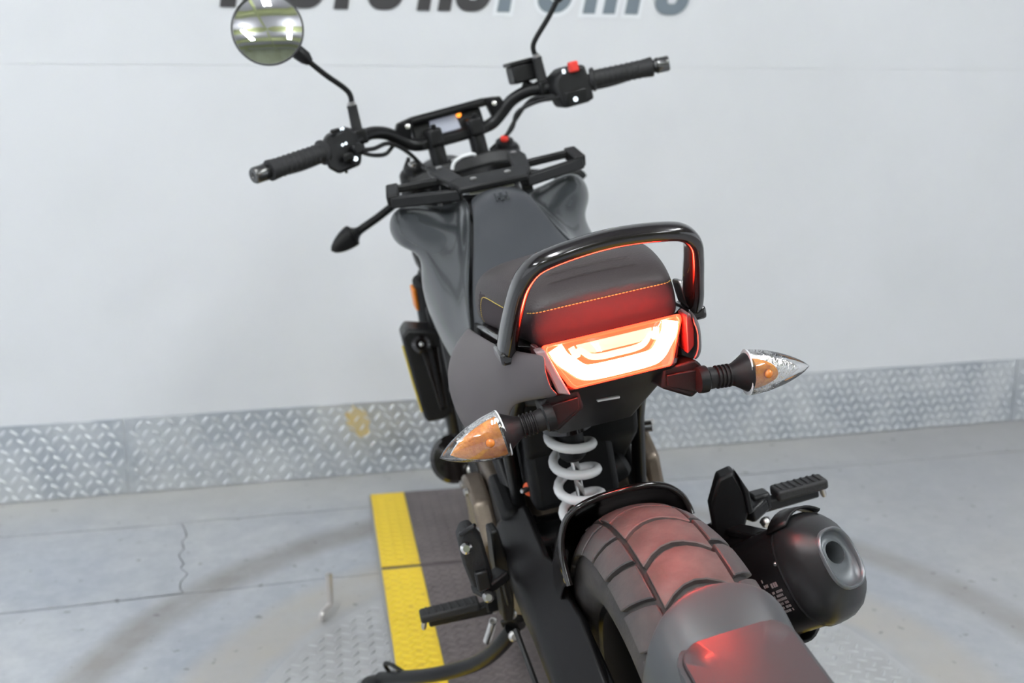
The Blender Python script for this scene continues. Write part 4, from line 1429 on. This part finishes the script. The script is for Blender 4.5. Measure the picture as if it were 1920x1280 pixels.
# rear indicators
def rear_ind(sx):
    base = Vector((sx * .1435, .0605, .7755))
    tip = Vector((sx * .2175, .0555, .7665))
    nk = bk('rear_indicator', MB().lathe([(.0125, 0), (.0125, .014), (.0115, .016), (.0115, .034), (.0125, .036), (.014, .040), (.018, .047), (.0225, .054), (.0225, .056)],
            (sx * .0885, .060, .7805), base - Vector((sx * .0885, .060, .7805)), 24), UNDER, angle=60)
    nk['label'] = '%s rear turn signal with clear lens and amber bulb' % ('left' if sx < 0 else 'right')
    d = (base - Vector((sx * .0885, .060, .7805))).normalized()
    for k in range(4):
        mk('neck_rib', MB().lathe([(.0115, 0), (.0134, .0008), (.0134, .0022), (.0115, .003)], Vector((sx * .0885, .060, .7805)) + d * (.0175 + k * .0046), d, 24), UNDER, nk)
    mk('stalk_collar', MB().lathe([(.015, -.004), (.0155, 0), (.0155, .006), (.0135, .008)], Vector((sx * .0885, .060, .7805)), d, 20), BLACK, nk)
    up = Vector((0, .05, 1))
    mk('lens_rim', MB().ring_loft([[q + d * k for q in teardrop(base, tip, up, .0266, .0213)[0]] for k in (-.0008, .0008)]), mat('clear_rim', (.75, .75, .76), .15), nk)
    mk('lens', MB().ring_loft(teardrop(base, tip, up, .0262, .021, 12, 28, .80)), CLEAR, nk, angle=80)
    # chrome reflector bowl and amber bulb cover inside
    rfl = teardrop(base + d * .001, tip - d * .012, up, .0230, .0180, 10, 20, .85)
    rfl = [[q + Vector((0, .008 * (1 - i / 10), 0)) for q in r] for i, r in enumerate(rfl)]
    mk('reflector', MB().ring_loft(rfl), FACET, nk)
    am = teardrop(base + d * .003 + Vector((0, -.006, 0)), base + d * (.062 if sx < 0 else .042) + Vector((0, -.006, -.003)), up, .0225 if sx < 0 else .0175, .0132, 10, 20, .82)
    mk('amber_insert', MB().ring_loft(am), AMBIN, nk)
    mk('bulb', MB().ball(base + d * .018 + Vector((0, -.0185, .001)), .0055), mat('amber_bulb', (.7, .2, .02), .1, coat=.6), nk)


rear_ind(-1)
rear_ind(1)

# ---------------------------------------------------------------- exhaust
ER, EF = Vector((.2190, .032, .5300)), Vector((.1090, .300, .3253))
ea = (EF - ER).normalized()
ev = Vector((0, 0, 1)) - ea * ea.z
ev.normalize()
ev = (ev + ea.cross(ev) * .10).normalized()
es = ev.cross(ea).normalized()


def esec(dist, hx, hz, n=28, p=.78, oz=0.0, ox=0.0):
    c = ER + ea * dist + ev * oz + es * ox
    out = []
    for k in range(n):
        a = 2 * math.pi * k / n
        ca_, sa_ = math.cos(a), math.sin(a)
        out.append(c + es * (math.copysign(abs(ca_) ** p, ca_) * hx) + ev * (math.copysign(abs(sa_) ** p, sa_) * hz))
    return out


can = bk('silencer', MB().ring_loft([esec(.044, .046, .066), esec(.052, .0475, .0675), esec(.10, .047, .067), esec(.26, .046, .066), esec(.30, .040, .058), esec(.325, .024, .03)]), EXH, angle=50)
can['label'] = 'black silencer with printed label'
mk('end_cap', MB().ring_loft([esec(.054, .0480, .0680), esec(.050, .0490, .0690), esec(.040, .0486, .0684), esec(.028, .0458, .0640), esec(.015, .0395, .0545), esec(.005, .0300, .0420), esec(-.001, .0258, .0368)], cap=False), EXHC, can, angle=60)
mk('tip_ring', MB().ring_loft([esec(.002, .0268, .0380), esec(-.003, .0265, .0376), esec(-.0045, .0245, .0356), esec(-.003, .0225, .0336), esec(.003, .0218, .0328)], cap=False), EXHR, can, angle=70)
mk('tip_dish', MB().ring_loft([esec(.0, .0226, .0336), esec(.005, .0205, .0300, oz=.001), esec(.007, .0175, .021, oz=.006, p=.95), esec(.005, .0150, .0160, oz=.008, p=1.0), esec(.004, .0132, .0138, oz=.008, p=1), esec(.010, .0124, .0128, oz=.008, p=1), esec(.06, .0124, .0128, oz=.008, p=1)], cap=False), mat('tip_dish_metal', (.12, .13, .138), .38, metal=.4), can, angle=70)
mk('tip_bore', MB().ring_loft([esec(.055, .0126, .0130, oz=.008, p=1), esec(.058, .0126, .0130, oz=.008, p=1)]), mat('bore_black', (.004, .004, .004), .9), can)  # flat near-black plug closing the bore
mk('clamp_band', MB().ring_loft([esec(.050, .0490, .0690), esec(.053, .0497, .0697), esec(.056, .0480, .0680)], cap=False), EXHC, can)
for a in (20, 95, 200, 285):
    ca_, sa_ = math.cos(R(a)), math.sin(R(a))
    q = ER + ea * .059 + es * (ca_ * .0475) + ev * (sa_ * .067)
    mk('rivet', MB().ball(q, .0035, 10, 6), STEEL, can)
# printed label on the left flank of the can
pr_ = MB()


def flank(dist, zz, lift=.0006):
    sa_ = zz / .067
    ca_ = -math.sqrt(max(0, 1 - abs(sa_) ** (2 / .78))) ** .78 if False else -(max(0, 1 - abs(sa_) ** (1 / .78 * 2))) ** (.78 / 2)
    return ER + ea * dist - es * (ca_ * (.047 + lift)) + ev * (zz * (1 + lift / .067))


rl = random.Random(11)


def dash_row(d0, d1, z0, z1, bars):
    w_ = (d1 - d0) / bars
    for k in range(bars):
        if rl.random() < .12:
            continue
        a_, b_ = d0 + k * w_ + w_ * .12, d0 + (k + 1) * w_ - w_ * rl.uniform(.05, .3)
        pr_.ring_loft([[flank(a_, z0), flank(b_, z0), flank(b_, z0, .0008), flank(a_, z0, .0008)], [flank(a_, z1), flank(b_, z1), flank(b_, z1, .0008), flank(a_, z1, .0008)]])


for r_ in range(6):
    dash_row(.066, .088, -.006 - r_ * .0050, -.0090 - r_ * .0050, 8)
dash_row(.070, .084, .004, -.002, 3)
dash_row(.088, .098, .012, .008, 3)
dash_row(.088, .098, .005, .001, 3)
mk('printed_label', pr_, PRINT, can)
# heat shield strap over the end
hs = []
for dist, lift, a0, a1 in ((.026, .003, 55, 122), (.056, .009, 48, 132)):
    hs.append([ER + ea * dist + es * (math.cos(R(a0 + (a1 - a0) * k / 9)) * (.049 + lift)) + ev * (math.sin(R(a0 + (a1 - a0) * k / 9)) * (.068 + lift)) for k in range(10)])
mk('heat_shield', MB().grid(hs), BLACK, can, solid=.003, soff=1)
mk('lower_guard', MB().grid([[ER + ea * dist + es * (math.cos(R(a)) * .052) + ev * (math.sin(R(a)) * .079) for a in range(225, 312, 10)] for dist in (.125, .19)]), BLACK, can, solid=.004, soff=1)
bk('exhaust_pipe', MB().tube(spline([EF + ea * .01, (.10, .42, .27), (.09, .56, .22), (.07, .75, .20), (.05, .92, .24), (.03, .95, .42), (.02, .88, .56)], 6), .022, 14), BLACKM)
# hanger between peg plate and silencer
hg = bk('silencer_hanger', MB().tube(spline([(.158, .235, .468), (.175, .20, .480), (.188, .17, .492)], 4), .017, 14), BLACKM)
mk('hanger_bolt', MB().lathe([(.009, 0), (.009, .005), (.005, .010)], (.170, .172, .497), (-.25, -.9, .35), 10), STEEL, hg)
mk('hanger_clip', MB().box((.200, .155, .505), (.022, .03, .035)), BLACKM, hg, bevel=.005)
mk('hanger_strut', MB().bar((.145, .26, .49), (.195, .16, .50), .024, .012), BLACKM, hg, bevel=.003)

# ---------------------------------------------------------------- foot controls
def peg(name, root_, end_, label):
    root_, end_ = Vector(root_), Vector(end_)
    d = (end_ - root_).normalized()
    a_, b_ = cross_frame(d)
    p_ = bk(name, MB().bar(root_ + b_ * .004, end_ + b_ * .004, .030, .016, taper=.92), RUBBER, bevel=.004, bseg=3)
    p_['label'] = label
    L_ = (end_ - root_).length
    for k in range(7):
        mk('peg_rib', MB().bar(root_ + d * (L_ * (.10 + .125 * k)) - a_ * .011 + b_ * .0118, root_ + d * (L_ * (.13 + .125 * k)) + a_ * .010 + b_ * .0118, .004, .003), RUBBER, p_, bevel=.001)
    mk('peg_core', MB().bar(root_ - d * .02 - b_ * .008, end_ - d * .012 - b_ * .010, .020, .018, taper=.7), BLACKM, p_, bevel=.003)
    mk('feeler', MB().lathe([(.0045, 0), (.0045, .012), (.003, .016)], end_ - d * .006 - b_ * .004, -b_ + d * .25, 10), STEEL, p_)
    mk('peg_hinge', MB().box(root_ - d * .022, (.026, .024, .026)), BLACKM, p_, bevel=.004)
    mk('hinge_pin', MB().lathe([(.005, 0), (.005, .006)], root_ - d * .022 - b_ * .013, -b_, 10), STEEL, p_)
    return p_


peg('passenger_peg', (.237, .25, .513), (.314, .25, .5125), 'passenger foot peg folded out on the right')
peg('rider_peg', (-.186, .50, .326), (-.284, .50, .330), 'rider foot peg on the left')
peg('rider_peg', (.186, .50, .326), (.284, .50, .330), 'rider foot peg on the right')
# right hexagonal peg plate
hx = bk('peg_plate', MB().prism([(.150, .222, .574), (.172, .222, .578), (.186, .222, .545), (.188, .222, .517), (.172, .224, .47), (.160, .226, .43), (.142, .226, .42), (.136, .224, .47), (.133, .222, .535)], (.004, .022, .004)), BLACK, bevel=.004, bseg=2)
mk('plate_rim', MB().prism([(.176, .219, .577), (.190, .219, .546), (.192, .219, .514), (.184, .219, .512), (.182, .219, .545)], (.003, .024, 0)), BLACK, hx, bevel=.002)
mk('peg_arm', MB().bar((.185, .235, .505), (.218, .25, .512), .03, .022), BLACKM, hx, bevel=.005)
mk('plate_bolt', MB().lathe([(.008, 0), (.008, .006), (.005, .010)], (.214, .238, .487), (0, -1, -.3), 8), STEEL, hx)
mk('plate_foot', MB().bar((.15, .25, .46), (.125, .36, .44), .03, .04), BLACKM, hx, bevel=.006)
# left plate, folded passenger peg, shift side
lp = bk('peg_plate', MB().prism([(-.1558, .345, .5226), (-.1443, .345, .5237), (-.1400, .352, .4793), (-.1345, .362, .4396), (-.1400, .385, .372), (-.1460, .392, .345), (-.1600, .390, .350), (-.1570, .375, .4168), (-.1590, .352, .4638)], (-.004, .026, .004)), BLACK, bevel=.003)
mk('plate_web', MB().prism([(-.158, .36, .50), (-.155, .47, .43), (-.150, .50, .33), (-.148, .43, .305), (-.153, .37, .40)], (.010, 0, 0)), BLACK, lp, bevel=.003)
mk('plate_arm', MB().bar((-.150, .335, .462), (-.196, .31, .455), .03, .016), BLACK, lp, bevel=.004)
mk('arm_bolt', MB().lathe([(.0085, 0), (.0085, .005), (.005, .010)], (-.182, .298, .452), (0, -1, .3), 10), STEEL, lp)
mk('plate_bolt', MB().lathe([(.0085, 0), (.0085, .005), (.005, .008)], (-.146, .405, .352), (0, -1, .3), 10), STEEL, lp)
fpg = bk('folded_peg', MB().prism([(-.200, .315, .458), (-.206, .315, .500), (-.206, .31, .540), (-.198, .305, .556), (-.184, .305, .556), (-.172, .31, .53), (-.168, .315, .47), (-.178, .315, .452)], (0, .024, .006)), RUBBER, bevel=.005, bseg=3)
fpg['label'] = 'passenger foot peg folded up on the left'
mk('feeler', MB().lathe([(.0085, 0), (.0085, .006), (.005, .010)], (-.1975, .304, .530), (0, -1, .35), 12), CHROME, fpg)
mk('peg_rib', MB().bar((-.202, .310, .549), (-.178, .303, .560), .01, .006), BLACKM, fpg, bevel=.002)
mk('peg_core', MB().box((-.184, .30, .478), (.02, .012, .03)), BLACKM, fpg, bevel=.003)
bk('shift_rod', MB().tube([(-.165, .47, .36), (-.160, .62, .40)], .005, 8), BLACKM)
# side stand
Lm = Matrix.Rotation(-LEAN, 3, 'Y')
foot = Lm @ Vector((-.395, .757, .004))
stand = bk('side_stand', MB().tube(spline([(-.148, .415, .318), (-.168, .435, .286), (-.196, .480, .240), (-.235, .540, .195), (-.30, .625, .145), foot + Vector((0, 0, .004))], 6), [.013] * 31, 16), BLACKM)
stand['label'] = 'black side stand swung out to the left'
ft_ = foot
mk('stand_foot', MB().lathe([(.030, -.004), (.034, 0), (.030, .006), (.010, .010)], Lm @ Vector((-.402, .765, -.006)), Lm @ Vector((0, 0, 1)), 20, flat=.7), BLACKM, stand)
mk('stand_tang', MB().tube(spline([Lm @ Vector((-.372, .745, .015)), Lm @ Vector((-.388, .735, .05)), Lm @ Vector((-.378, .715, .062)), Lm @ Vector((-.345, .70, .045)), Lm @ Vector((-.32, .70, .04))], 5), .004, 8), BLACKM, stand)
mk('stand_pivot', MB().prism([(-.138, .40, .335), (-.142, .43, .30), (-.160, .45, .295), (-.166, .43, .33), (-.152, .40, .345)], (.018, .0, .006)), BLACK, stand, bevel=.004)
mk('pivot_bolt', MB().lathe([(.009, 0), (.009, .005), (.005, .008)], (-.150, .392, .322), (0, -1, .2), 10), STEEL, stand)
spn = []
p0, p1 = Vector((-.172, .455, .318)), Vector((-.186, .50, .258))
dd = (p1 - p0).normalized()
u_, v_ = cross_frame(dd)
for k in range(141):
    spn.append(p0.lerp(p1, k / 140) + (u_ * math.cos(k * .8) + v_ * math.sin(k * .8)) * .0055)
mk('stand_spring', MB().tube(spn, .0014, 6), STEEL, stand)
